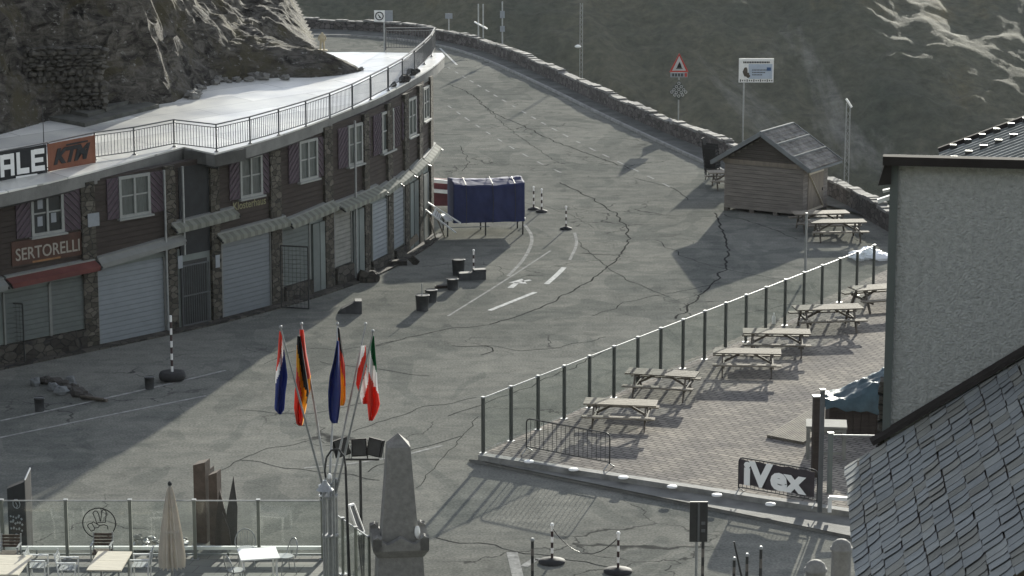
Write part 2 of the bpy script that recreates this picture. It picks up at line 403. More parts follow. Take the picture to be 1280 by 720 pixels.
# ------------------------------------------------------------------ ground, roads, terrain
WALLTOP = [(300, 21), (400, 24), (480, 27), (545, 36), (600, 48), (640, 62), (700, 88), (760, 117), (840, 151), (905, 176), (1000, 212), (1045, 225), (1110, 262), (1200, 310)]
wallp = [G(u, v, .85) for u, v in WALLTOP]; wallp = [Vector((p.x, p.y, 0)) for p in wallp]
wallp = [wallp[0] + (wallp[0] - wallp[1]) * 2] + wallp + [Vector((30, 92, 0)), Vector((48, 78, 0)), Vector((70, 70, 0))]
def resample(pts, step):
    out = [pts[0].copy()]; acc = 0
    for a, b in zip(pts, pts[1:]):
        L = (b - a).length; t = step - acc
        while t <= L:
            out.append(a + (b - a) * (t / L)); t += step
        acc = L - (t - step)
    return out
def smooth(pts, n=2):
    for _ in range(n):
        q = [pts[0]]
        for a, b in zip(pts, pts[1:]): q += [a * .75 + b * .25, a * .25 + b * .75]
        pts = q + [pts[-1]]
    return pts
wallp = smooth(wallp, 2)
wq = resample(wallp, 2.)
def sd_wall(x, y):
    """signed distance past the parapet: + beyond it (valley), - on the plateau"""
    best = 1e9; sg = 1
    for a, b in zip(wq, wq[1:]):
        dx, dy = b.x - a.x, b.y - a.y; l2 = dx * dx + dy * dy
        t = max(0, min(1, ((x - a.x) * dx + (y - a.y) * dy) / l2))
        ex, ey = x - a.x - t * dx, y - a.y - t * dy; d = ex * ex + ey * ey
        if d < best: best = d; sg = 1 if dx * (y - a.y) - dy * (x - a.x) > 0 else -1
    return math.sqrt(best) * sg
# asphalt plateau: one sheet up to the outer face of the parapet
mb = MB(); poly = [(p.x, p.y) for p in wq] + [(70, -10), (-90, -10), (-90, wq[0].y)]
n = len(poly)
mb.add([(x, y, 0) for x, y in poly], [tuple(range(n))]); tag(mb.build('ground', asphalt), kind='structure')
# valley and the far mountainside
xs = []; x = -320.
while x <= 330:
    xs.append(x); x += 1.2 if -25 < x < 120 else 8
ys = []; y = 84.
while y <= 640:
    ys.append(y); y += (3.5 if y < 380 else 1.3) if y < 545 else 8
def far_z(x, y):
    p = Vector((x, y, 0))
    q = Vector((x * .8 + y * .42, y * .25 - x * .28, 0))         # gullies that run down to the right
    z = -112 + .36 * max(0, y - 300) + (max(0, 300 - y)) * .05
    if y > 546: z = -112 + .36 * 246 - .28 * (y - 546)
    rg = noise.ridged_multi_fractal(q * .013, .9, 2.1, 4, .9, 2.) if True else 0
    z += 5.5 * (rg - 1.2)
    z += 2.8 * noise.fractal(q * .05, .9, 2., 4) + 1.1 * noise.fractal(p * .2, .8, 2., 3)
    # spur on the right whose crest leans away from us and catches the low sun
    ss = lambda t: (lambda s: s * s * (3 - 2 * s))(max(0., min(1., t)))
    mx = ss((x - 74 - 3 * noise.noise(p * .06)) / 9) * (1 - ss((x - 128) / 10))      # sunlit shoulder on the right
    if mx > .001:
        y0 = max(468, 506 - 1.25 * max(0, x - 86) + 5 * noise.noise(Vector((x * .11, 3, 0))))
        if y > y0:
            zb = -112 + .36 * (y0 - 300) + (.196 + .03 * ss((x - 95) / 10)) * (min(y, 540) - y0) + .24 * max(0, y - 540) - .05 * (x - 86) + 1.3 * noise.fractal(Vector((q.x * .07, q.y * .22, 0)), .8, 2., 3) + .28 * noise.noise(q * .6) + .16 * noise.noise(p * .6)
            z += (zb - z) * mx * ss((y - y0) / 6)
    return z
mb = MB(); mb.tmp = 1
for y in ys:
    for x in xs:
        fz = far_z(x, y)
        if y < 330:
            dd = sd_wall(x, y) if (x < 75) else 40
            if dd < .55: z = -2.6 - (0 if dd > -6 else 3)
            else:
                z = -1.2 - .62 * dd + 1.2 * noise.fractal(Vector((x, y, 0)) * .12, .9, 2., 3)
                z = max(z, fz)
        else: z = fz
        mb.v.append(Vector((x, y, z)))
nx = len(xs)
for j in range(len(ys) - 1):
    for i in range(nx - 1):
        mb.f.append([j * nx + i, j * nx + i + 1, (j + 1) * nx + i + 1, (j + 1) * nx + i]); mb.mi.append(0); mb.sm.append(True)
hm, N, L, b = nodes_of('alpine_scree')
tc = N.new('ShaderNodeTexCoord')
def _n(scale, rot=0., st=(1, 1, 1), det=8, dist=0.):
    mp = N.new('ShaderNodeMapping'); mp.inputs['Scale'].default_value = st; mp.inputs['Rotation'].default_value = (0, 0, rot)
    L.new(tc.outputs['Object'], mp.inputs['Vector']); q = N.new('ShaderNodeTexNoise'); q.inputs['Scale'].default_value = scale
    q.inputs['Detail'].default_value = det; q.inputs['Roughness'].default_value = .68; q.inputs['Distortion'].default_value = dist
    L.new(mp.outputs['Vector'], q.inputs['Vector']); return q.outputs['Fac']
def _r(src, p0, p1, c0, c1):
    r = N.new('ShaderNodeValToRGB'); r.color_ramp.elements[0].position = p0; r.color_ramp.elements[1].position = p1
    r.color_ramp.elements[0].color = (*c0, 1); r.color_ramp.elements[1].color = (*c1, 1); L.new(src, r.inputs['Fac']); return r.outputs['Color']
def _m(f, a, c, typ='MIX'):
    x = N.new('ShaderNodeMix'); x.data_type = 'RGBA'; x.blend_type = typ
    for s, vv in ((x.inputs[0], f), (x.inputs[6], a), (x.inputs[7], c)):
        if isinstance(vv, (tuple, float, int)): s.default_value = vv
        else: L.new(vv, s)
    return x.outputs[2]
rock = _r(_n(.02, R(-30), (1, .35, 1)), .38, .64, (.036, .043, .032), (.086, .082, .058))
grass = _r(_n(.03, R(-35), (1, .3, 1), 9), .56, .70, (0, 0, 0), (1, 1, 1))
c = _m(grass, rock, (.10, .08, .038, 1))
scree = _r(_n(.028, R(-38), (1.4, .16, 1), 10, .6), .60, .74, (0, 0, 0), (1, 1, 1))
c = _m(scree, c, (.17, .165, .15, 1))
c = _m(.8, c, _r(_n(.45, 0, (1, 1, 1), 8), .34, .66, (.56, .58, .56), (1.46, 1.45, 1.4)), 'MULTIPLY')
L.new(c, b.inputs['Base Color']); b.inputs['Roughness'].default_value = .95; b.inputs['Specular IOR Level'].default_value = .1
bp = N.new('ShaderNodeBump'); bp.inputs['Strength'].default_value = .6; bp.inputs['Distance'].default_value = 1.2
L.new(_n(.35, R(-35), (1, .45, 1), 8), bp.inputs['Height']); L.new(bp.outputs['Normal'], b.inputs['Normal'])
tag(mb.build('hillside', hm), kind='structure')

# raised pavement between the kerb and the parapet
kerbpx = [(330, 43), (420, 43), (480, 46), (545, 54), (600, 70), (680, 106), (760, 146), (870, 197), (960, 236)]
kerb = smooth([G(u, v, .12) for u, v in kerbpx], 2)
inner = [p for p in wq if kerb[0].x - 4 < p.x < 19 and p.y > 108]
mb = MB(); poly = [(p.x, p.y, .12) for p in kerb] + [(17.5, 113.2, .12)] + [(p.x, p.y, .12) for p in inner[::-1]]
mb.add(poly, [tuple(range(len(poly)))])
tag(mb.build('pavement', mat('pavement_asphalt', (.125, .127, .12), 1., .3, .7, .3, 20, spec=0.)), kind='structure')
mb = MB(); kr = resample(kerb, 1.0)
for a, c in zip(kr, kr[1:]):
    mb.bar(a * 1 + Vector((0, 0, -.055)), a + (c - a) * .975 + Vector((0, 0, -.055)), .16, .155)
tag(mb.build('kerb', M['kerbstone']), kind='structure')

# parapet of rubble with stepped cap stones: one wall
def offs(p, q, d): t = (q - p).normalized(); return Vector((t.y, -t.x, 0)) * d
root = thing('stone_wall', 'long rubble parapet wall with pale cap stones curving along the far side of the road', 'wall', tuple(wq[0]))
body = MB(); caps = MB()
i = 0; rr = random.Random(3)
k = 0
while i < len(wq) - 1:
    nseg = 2; j = min(i + nseg, len(wq) - 1); top = .82 + .07 * ((k * 37) % 5 - 2) / 2; k += 1
    for t in range(i, j):
        a, c = wq[t], wq[t + 1]
        nA = offs(a, wq[t + 1], .27)
        body.hexa([a + nA, c + nA, c - nA, a - nA, a + nA + Vector((0, 0, top)), c + nA + Vector((0, 0, top)), c - nA + Vector((0, 0, top)), a - nA + Vector((0, 0, top))])
        pos = 0; Ls = (c - a).length; d = (c - a).normalized(); nn = Vector((d.y, -d.x, 0))
        while pos < Ls - .05:
            l = min(rr.uniform(.35, .8), Ls - pos); w2 = .27 + rr.uniform(.0, .07); h = rr.uniform(.06, .15)
            p0 = a + d * (pos + .012); p1 = a + d * (pos + l - .012); z0 = top + .002
            ti = rr.uniform(-.03, .03)
            caps.hexa([p0 + nn * w2 + Vector((0, 0, z0)), p1 + nn * w2 + Vector((0, 0, z0)), p1 - nn * w2 + Vector((0, 0, z0)), p0 - nn * w2 + Vector((0, 0, z0)),
                       p0 + nn * (w2 - .03) + Vector((0, 0, z0 + h)), p1 + nn * (w2 - .03) + Vector((0, 0, z0 + h + ti)), p1 - nn * (w2 - .03) + Vector((0, 0, z0 + h + ti)), p0 - nn * (w2 - .03) + Vector((0, 0, z0 + h))])
            pos += l
    i = j
body.build('wall_body', M['rubblewall'], root, True); caps.build('cap_stones', mat('cap_stone', (.15, .147, .138), .95, .4, 2.5, .3, 12), root, True)

# paving of the cafe patio, with its two-step edge
PZ = .28
e0 = G(598, 569, PZ); e1 = G(1070, 641, PZ); f1 = G(1100, 341, PZ)
e2 = e1 + (e1 - e0) * 1.2; f2 = f1 + (f1 - e0) * .08
mb = MB(); mb.prism([(e0.x, e0.y), (e2.x, e2.y), (e2.x + 8, e2.y + 36), (f2.x, f2.y)], .006, PZ)
tag(mb.build('patio_floor', M['pavers']), kind='structure')
g0 = G(586, 577); g1 = G(1075, 676); g2 = g1 + (g1 - g0) * 1.2
ed = (e1 - e0).normalized(); en = Vector((ed.y, -ed.x, 0))
mb = MB(); mb.hexa([Vector((g0.x, g0.y, .005)), Vector((g2.x, g2.y, .005)), Vector((e2.x, e2.y, .005)) + en * .004, Vector((e0.x, e0.y, .005)) + en * .004,
                    Vector((g0.x, g0.y, .07)), Vector((g2.x, g2.y, .07)), Vector((e2.x, e2.y, .13)) + en * .004, Vector((e0.x, e0.y, .13)) + en * .004])
tag(mb.build('patio_apron', M['concrete']), kind='structure')
mb = MB(); mb.hexa([e0 + en * .02 + Vector((0, 0, -.15)), e2 + en * .02 + Vector((0, 0, -.15)), e2 - en * .28 + Vector((0, 0, -.15)), e0 - en * .28 + Vector((0, 0, -.15)),
                    e0 + en * .02 + Vector((0, 0, .012)), e2 + en * .02 + Vector((0, 0, .012)), e2 - en * .28 + Vector((0, 0, .012)), e0 - en * .28 + Vector((0, 0, .012))])
tag(mb.build('patio_edging', M['kerbstone']), kind='structure')
# foreground terrace floor
mb = MB(); t0 = G(-160, 697); t1 = G(404, 699); t2 = G(470, 742)
mb.prism([(t0.x, t0.y), (t1.x, t1.y), (t2.x, t2.y), (t2.x - .6, 52), (-16, 52)], .004, .09)
tag(mb.build('terrace_floor', M['tilefloor']), kind='structure')

# painted markings and bitumen seams, thin sheets laid on the asphalt
def ribbon(mb, px, wid, z, jit=0., seed=0, dash=None, taper=False):
    pts = [G(u, v, z) for u, v in px]; pts = smooth(pts, 2); pts = resample(pts, .35)
    r = random.Random(seed)
    if jit:
        pts = [p + Vector((jit * noise.noise(Vector((i * .33, seed, 0))) + jit * .5 * noise.noise(Vector((i * 1.1, seed, 5))), jit * noise.noise(Vector((i * .33, seed, 9))) * 1.6, 0)) for i, p in enumerate(pts)]
    d = 0.
    for i, (a, c) in enumerate(zip(pts, pts[1:])):
        L_ = (c - a).length; d += L_
        if dash and (d % (dash[0] + dash[1])) > dash[0]: continue
        t = (c - a).normalized(); nn = Vector((t.y, -t.x, 0))
        ww = wid * (.75 + .5 * r.random()) if jit else wid
        if jit and i and hasattr(ribbon, 'pw'): w0 = ribbon.pw
        else: w0 = ww
        ribbon.pw = ww
        mb.add([a - nn * w0 / 2, a + nn * w0 / 2, c + nn * ww / 2, c - nn * ww / 2], [(0, 1, 2, 3)])
mk = MB()
ribbon(mk, [(612, 388), (672, 364)], .20, .008)
ribbon(mk, [(683, 355), (700, 340), (706, 333)], .22, .008)
ribbon(mk, [(550, 60), (572, 82)], .14, .008)
for du in (0, 1):      # small arrow
    pass
c0 = G(648, 354, .008)
mk.add([c0 + Vector(p) for p in ((-.45, -.9, 0), (-.2, -.9, 0), (.05, .1, 0), (-.15, .2, 0))], [(0, 1, 2, 3)])
mk.add([c0 + Vector(p) for p in ((-.4, .1, 0), (.35, -.1, 0), (.15, .9, 0))], [(0, 1, 2)])
mk.add([c0 + Vector(p) for p in ((.2, .25, 0), (.55, .55, 0), (.45, .75, 0), (.1, .45, 0))], [(0, 1, 2, 3)])
mk.tmp = 1; tag(mk.build('road_markings', M['paintline']), kind='structure')
mk = MB()
ribbon(mk, [(560, 84), (640, 132), (720, 177), (800, 215), (850, 240)], .12, .006, dash=(1.0, 1.5))
ribbon(mk, [(560, 132), (600, 160), (660, 197), (715, 222)], .11, .006, dash=(1.2, 1.6))
ribbon(mk, [(0, 526), (90, 507), (180, 487), (235, 474), (285, 462)], .14, .006)
ribbon(mk, [(-30, 553), (110, 524), (200, 506), (260, 494)], .12, .006)
ribbon(mk, [(655, 280), (668, 298), (655, 325), (635, 345)], .15, .006)
ribbon(mk, [(560, 395), (640, 345), (690, 312)], .1, .006)
ribbon(mk, [(712, 325), (722, 305), (718, 290)], .13, .006)
ribbon(mk, [(380, 585), (480, 575), (560, 555)], .12, .006)
ribbon(mk, [(640, 690), (652, 740)], .3, .006)
ribbon(mk, [(655, 708), (676, 694), (684, 708)], .22, .006)
mk.tmp = 1; tag(mk.build('worn_road_markings', M['paintold']), kind='structure')
sm = MB()
S = [([(560, 105), (592, 118), (612, 140), (650, 155), (690, 176), (735, 192), (790, 212)], .10),
     ([(700, 228), (745, 250), (780, 275), (788, 300), (768, 330), (720, 362), (665, 390), (610, 406)], .11),
     ([(893, 266), (905, 290), (911, 318), (905, 340), (880, 365), (845, 398)], .13),
     ([(560, 520), (640, 492), (720, 458), (760, 436)], .06), ([(470, 432), (560, 410), (610, 406)], .07),
     ([(400, 452), (470, 462), (540, 470)], .06), ([(300, 512), (380, 520), (470, 500)], .06),
     ([(740, 395), (800, 372), (850, 365), (905, 352)], .06), ([(600, 432), (680, 440), (760, 420)], .05),
     ([(460, 590), (520, 560), (580, 545)], .07), ([(720, 300), (770, 345), (840, 372)], .05),
     ([(820, 300), (870, 330), (990, 352)], .06), ([(565, 432), (600, 431), (622, 438), (600, 444)], .09),
     ([(440, 540), (540, 505), (600, 498)], .05), ([(300, 575), (400, 590), (480, 600)], .06),
     ([(545, 672), (660, 690), (780, 712)], .07), ([(520, 610), (600, 520)], .04), ([(905, 268), (955, 282), (1000, 300)], .08),
     ([(600, 128), (640, 165), (700, 205)], .05), ([(575, 182), (588, 205), (575, 215)], .06), ([(640, 250), (700, 262), (745, 285)], .04),
     ([(330, 455), (380, 432), (430, 440), (500, 425)], .05), ([(860, 250), (845, 235), (790, 222)], .07), ([(250, 600), (330, 560), (420, 545)], .05)]
for i, (px, wd) in enumerate(S): ribbon(sm, px, wd * .62, .005, .22, i * 7 + 1)
sm.tmp = 1; tag(sm.build('road_seams', M['seam']), kind='structure')

# rock bank behind the roof terrace
base = [(-330, 250), (-120, 195), (0, 168), (60, 151), (128, 141), (215, 128), (226, 123), (248, 112), (272, 103), (300, 100), (355, 97), (390, 97), (428, 94), (452, 89), (446, 83), (405, 79), (360, 70), (352, 66), (372, 61), (392, 58)]
bp_ = [DK(u, v) for u, v in base]
bp_ = [Vector((p.x, p.y, 0)) for p in bp_] + [Vector((-12.2, 137, 0)), Vector((-60, 150, 0)), Vector((-60, 78, 0))]
def sd_poly(x, y, P=bp_):
    d = 1e9; ins = False; n = len(P); near = 0
    for i in range(n):
        a, b = P[i], P[(i + 1) % n]
        dx, dy = b.x - a.x, b.y - a.y
        t = max(0, min(1, ((x - a.x) * dx + (y - a.y) * dy) / (dx * dx + dy * dy)))
        ex, ey = x - a.x - t * dx, y - a.y - t * dy; q = ex * ex + ey * ey
        if q < d: d = q; near = i
        if (a.y > y) != (b.y > y) and x < (b.x - a.x) * (y - a.y) / (b.y - a.y) + a.x: ins = not ins
    return (math.sqrt(d) if ins else -math.sqrt(d)), near
mb = MB(); mb.tmp = 1; st = .17
X0, X1, Y0, Y1 = -34., -5.0, 80., 136.
nx = int((X1 - X0) / st); ny = int((Y1 - Y0) / st); idx = {}
for j in range(ny):
    for i in range(nx):
        x = X0 + i * st; y = Y0 + j * st
        d, near = sd_poly(x, y)
        if d < -.35 or d > 14: continue
        p = Vector((x, y, 0))
        steep = 1.9 + .8 * noise.noise(p * .12)
        # the loose tongue of earth on the terrace is low
        tongue = max(0, min(1, (x + 13.0) / 3.2)) * max(0, min(1, (121.5 - y) / 3))
        steep *= 1 - .3 * max(0, min(1, (x + 17) / 5))
        hcap = 1.5 + max(0, -12.5 - x) * .85
        h = (1 - tongue) * min(hcap, steep * min(max(d, 0), 3.4) + .62 * max(0, d - 3.4)) + tongue * min(.9, .55 * max(0, d))
        k = min(1, max(0, d) / .8) * (1 - .75 * tongue) * (.45 + .55 * max(0, min(1, (-13 - x) / 4)))
        q = Vector((x, y, h * .9))
        h += k * (1.0 * noise.fractal(q * .35, .8, 2.1, 5) + .7 * abs(noise.noise(q * .9)) + .45 * abs(noise.noise(q * 2.1 + Vector((5, 0, 0)))) + .16 * noise.cell(q * 2.6) - .2)
        if d < 0: h = -.3 * -d - .05
        ox = k * .5 * noise.noise(q * .9 + Vector((9, 0, 0))); oy = k * .5 * noise.noise(q * .9 + Vector((0, 7, 0)))
        idx[(i, j)] = len(mb.v); mb.v.append(Vector((x + ox, y + oy, zdeck(y) + h + .02)))
for (i, j), a in idx.items():
    q = [idx.get((i + 1, j)), idx.get((i + 1, j + 1)), idx.get((i, j + 1))]
    if None not in q: mb.f.append([a] + q); mb.mi.append(0); mb.sm.append(False)
rm, N, L, b = nodes_of('rock_and_turf')
tc = N.new('ShaderNodeTexCoord')
c = _r(_n(1.3, R(20), (1, 1, 2.2), 10, .8), .38, .62, (.020, .018, .016), (.125, .116, .10))
c = _m(_r(_n(.5, 0, (1, 1, 1), 9, .5), .50, .62, (0, 0, 0), (1, 1, 1)), c, (.07, .062, .04, 1))
c = _m(_r(_n(3.2, 0, (1, 1, 1.5), 6), .60, .68, (0, 0, 0), (1, 1, 1)), c, (.22, .215, .2, 1))
L.new(c, b.inputs['Base Color']); b.inputs['Roughness'].default_value = .95; b.inputs['Specular IOR Level'].default_value = .15
bp = N.new('ShaderNodeBump'); bp.inputs['Strength'].default_value = .9; bp.inputs['Distance'].default_value = .12
L.new(_n(4.5, 0, (1, 1, 2), 8), bp.inputs['Height']); L.new(bp.outputs['Normal'], b.inputs['Normal'])
tag(mb.build('rock_slope', rm), kind='structure')

# unseen mountainside added behind the viewpoint to dim low sky light on facing walls
mb = MB(); mb.tmp = 1; st = 6.
gx = [-200 + st * i for i in range(67)]; gy = [-14 - st * j for j in range(16)]
for y in gy:
    for x in gx:
        d = -14 - y
        mb.v.append(Vector((x, y - .0009 * x * x * 0, -2.5 + min(1.15 * d, 60 + .25 * d) + 3.5 * noise.fractal(Vector((x, y, 0)) * .05, .9, 2, 4) * min(1, d / 12))))
for j in range(len(gy) - 1):
    for i in range(len(gx) - 1): mb.f.append([j * len(gx) + i + 1, j * len(gx) + i, (j + 1) * len(gx) + i, (j + 1) * len(gx) + i + 1]); mb.mi.append(0); mb.sm.append(True)
tag(mb.build('sky_blocking_slope', hm), kind='structure')

# ------------------------------------------------------------------ curved shop building
fpts = [(-34, 69.5), (-26, 77.9), (-17.98, 86.45), (-15.06, 89.49), (-12.98, 91.75), (-11.3, 93.7), (-9.25, 96.5), (-7.8, 98.9), (-6.6, 101.2), (-5.65, 103.5), (-4.82, 106.2), (-4.05, 109.2), (-3.5, 112.4)]
def catmull(P, n=10):
    out = []
    for i in range(len(P) - 1):
        p0 = P[max(i - 1, 0)]; p1 = P[i]; p2 = P[i + 1]; p3 = P[min(i + 2, len(P) - 1)]
        for k in range(n):
            t = k / n
            out.append(.5 * ((2 * p1) + (p2 - p0) * t + (2 * p0 - 5 * p1 + 4 * p2 - p3) * t * t + (3 * p1 - p0 - 3 * p2 + p3) * t ** 3))
    return out + [P[-1]]
fc = resample(catmull([Vector((a, b, 0)) for a, b in fpts]), .25)
FL = .25
def fpos(s, z=0., o=0.):
    k = max(0, min(len(fc) - 2, int(s / FL))); t = s / FL - k
    p = fc[k] + (fc[k + 1] - fc[k]) * t
    a = fc[max(0, k - 2)]; c = fc[min(len(fc) - 1, k + 3)]; d = (c - a).normalized()
    return Vector((p.x + d.y * o, p.y - d.x * o, z))
def ftan(s): 
    d = fpos(s + .3) - fpos(s - .3); return d.normalized()
def FP(u, v, o=0.):
    """survey: the point of the facade (distance along it, height) seen at a picture position"""
    best = None
    r = ray(u, v)
    for k in range(8, len(fc) - 1):
        a = fpos(k * FL, 0, o); c = fpos((k + 1) * FL, 0, o)
        # X = m Y
        m_ = r[0] / r[1]
        fa = a.x - m_ * a.y; fb = c.x - m_ * c.y
        if fa <= 0 <= fb or fb <= 0 <= fa:
            t = fa / (fa - fb) if fa != fb else 0
            y = a.y + (c.y - a.y) * t
            z = H + r[2] / r[1] * y
            return (k + t) * FL, z
    return ((len(fc) - 1) * FL if u > 300 else 0), H + r[2] / r[1] * fc[-1].y
def fbox(mb, s0, s1, z0, z1, o0, o1, mi=0, dz=0.):
    n = max(1, int(abs(s1 - s0) / .8))
    for i in range(n):
        a = s0 + (s1 - s0) * i / n; b = s0 + (s1 - s0) * (i + 1) / n
        za = dz * i / n; zb = dz * (i + 1) / n
        mb.hexa([fpos(a, z0 + za, o1), fpos(b, z0 + zb, o1), fpos(b, z0 + zb, o0), fpos(a, z0 + za, o0), fpos(a, z1 + za, o1), fpos(b, z1 + zb, o1), fpos(b, z1 + zb, o0), fpos(a, z1 + za, o0)], mi)
SL = (len(fc) - 1) * FL
bl = thing('shop_building', 'long curved two storey building with closed shops below and a dark timber upper floor', 'building', (-12.5, 93, 0))
def B(mb, name, m, parent=None, label=None):
    o = mb.build(name, m, parent or bl, True)
    if label: o['label'] = label
    return o
def zsplit(s): return 2.95 + .012 * max(0, s - 26)
def ztop(s): p = fpos(s); return zdeck(p.y) - .34
# walls
low = MB(); up = MB(); s = 0.
while s < SL - .01:
    e = min(s + 1., SL)
    for (mbx, a0, a1, b0, b1) in ((low, 0.0, 0.0, zsplit(s), zsplit(e)), (up, zsplit(s), zsplit(e), ztop(s), ztop(e))):
        mbx.hexa([fpos(s, a0, 0), fpos(e, a1, 0), fpos(e, a1, -.35), fpos(s, a0, -.35), fpos(s, b0, 0), fpos(e, b1, 0), fpos(e, b1, -.35), fpos(s, b0, -.35)])
    s = e
# end wall
ea = fpos(SL, 0, 0); eb = ea + Vector((-9.5, 3.2, 0)); th = Vector((-.1, -.35, 0))
low.hexa([ea + th * 0, eb, eb + th, ea + th] + [q + Vector((0, 0, 3.2)) for q in (ea, eb, eb + th, ea + th)])
up.hexa([q + Vector((0, 0, 3.2)) for q in (ea, eb, eb + th, ea + th)] + [q + Vector((0, 0, 7.2)) for q in (ea, eb, eb + th, ea + th)])
B(low, 'ground_floor_wall', M['greypanel']); 
B(up, 'upper_wall', M['wooddk'])
# stone piers, full height
pier = MB()
PIERS = [(-60, -40), (105, 122), (209, 221), (264, 275), (338, 351), (405, 415), (454, 460), (483, 489), (504, 509), (522, 526), (536, 539)]
prs = []
for u0, u1 in PIERS:
    vb = 458 - .265 * max(u0, 0) - .0 if u0 < 265 else 400 - .33 * (u0 - 265)
    s0, _ = FP(u0, vb); s1, _ = FP(u1, vb)
    prs.append((s0, s1)); q = MB()
    fbox(q, s0, s1, 0, ztop(s0) - .002, -.1, .14); B(q, 'stone_pier', M['rubble'])
# plank lines of the upper floor: horizontal boards
edges = [0] + [x for p in prs for x in p] + [SL]
for k in range(0, len(edges), 2):
    a, b_ = edges[k], edges[k + 1]
    if b_ - a < .3: continue
    z = zsplit(a) + .25; brd = MB()
    while z < ztop(a) - .2:
        fbox(brd, a + .005, b_ - .005, z, z + .165, -.05, .028, dz=(zsplit(b_) - zsplit(a))); z += .19
    B(brd, 'wall_boards', M['wooddk'])
# roof slab with overhang (deck)
edge_px = [(-260, 330), (-60, 260), (0, 241), (60, 228), (120, 213), (217, 187), (230, 183.5), (268, 192), (310, 181), (350, 169), (395, 153), (440, 135), (470, 123), (500, 108), (525, 94), (545, 81), (556, 70)]
ep = [DK(u, v) for u, v in edge_px]
dk_edge = [Vector((p.x, p.y, 0)) for p in ep]
sm_edge = dk_edge[:8] + smooth(dk_edge[7:], 2)[1:]
back = [DK(553, 66), DK(512, 66), DK(440, 65), DK(380, 66)]
poly = [(p.x, p.y) for p in sm_edge] + [(p.x, p.y) for p in back] + [(-16, 128), (-40, 120), (-50, 80)]
# vertices of slab, split in fascia and deck top so that each has its own colour
mb = MB(); mb.prism(poly, lambda x, y: zdeck(y) - .06, lambda x, y: zdeck(y)); deck = B(mb, 'roof_deck', M['deckc'])
ctr = Vector((-20, 110, 0))
mb = MB(); inn = []
for i, p in enumerate(sm_edge):
    a = sm_edge[max(i - 1, 0)]; c = sm_edge[min(i + 1, len(sm_edge) - 1)]; d = (c - a).normalized(); inn.append(p + Vector((-d.y, d.x, 0)) * 1.6)
for i in range(len(sm_edge) - 1):
    a, c, ci, ai = sm_edge[i], sm_edge[i + 1], inn[i + 1], inn[i]
    sh = [(q - (q - r_).normalized() * .02) for q, r_ in ((a, ai), (c, ci))]
    P4 = [sh[0], sh[1], ci, ai]
    mb.hexa([Vector((p.x, p.y, zdeck(p.y) - .50)) for p in P4] + [Vector((p.x, p.y, zdeck(p.y) - .062)) for p in P4])
B(mb, 'roof_fascia', M['concrete'])
# gutter pipe under the fascia
mb = MB()
for i in range(len(sm_edge) - 1):
    a = sm_edge[i].lerp(inn[i], .12); c = sm_edge[i + 1].lerp(inn[i + 1], .12)
    mb.tube((a.x, a.y, zdeck(a.y) - .56), (c.x, c.y, zdeck(c.y) - .56), .05, n=6)
B(mb, 'gutter', M['dark'])
# low slabs on the deck (hatch covers)
mb = MB()
q = [DK(u, v) for u, v in ((52, 149), (106, 159), (199, 135), (140, 123))]; mb.prism([(p.x, p.y) for p in q], lambda x, y: zdeck(y) + .004, lambda x, y: zdeck(y) + .16)
q = [DK(u, v, .16) for u, v in ((84, 141), (110, 147), (168, 128), (132, 123))]; mb.prism([(p.x, p.y) for p in q], lambda x, y: zdeck(y) + .164, lambda x, y: zdeck(y) + .30)
B(mb, 'hatch_slab', M['darkconc'])
mb = MB()
q = [DK(u, v) for u, v in ((-60, 176), (60, 150), (52, 143), (-60, 165))]; mb.prism([(p.x, p.y) for p in q], lambda x, y: zdeck(y) + .004, lambda x, y: zdeck(y) + .2)
B(mb, 'deck_step', M['darkconc'])

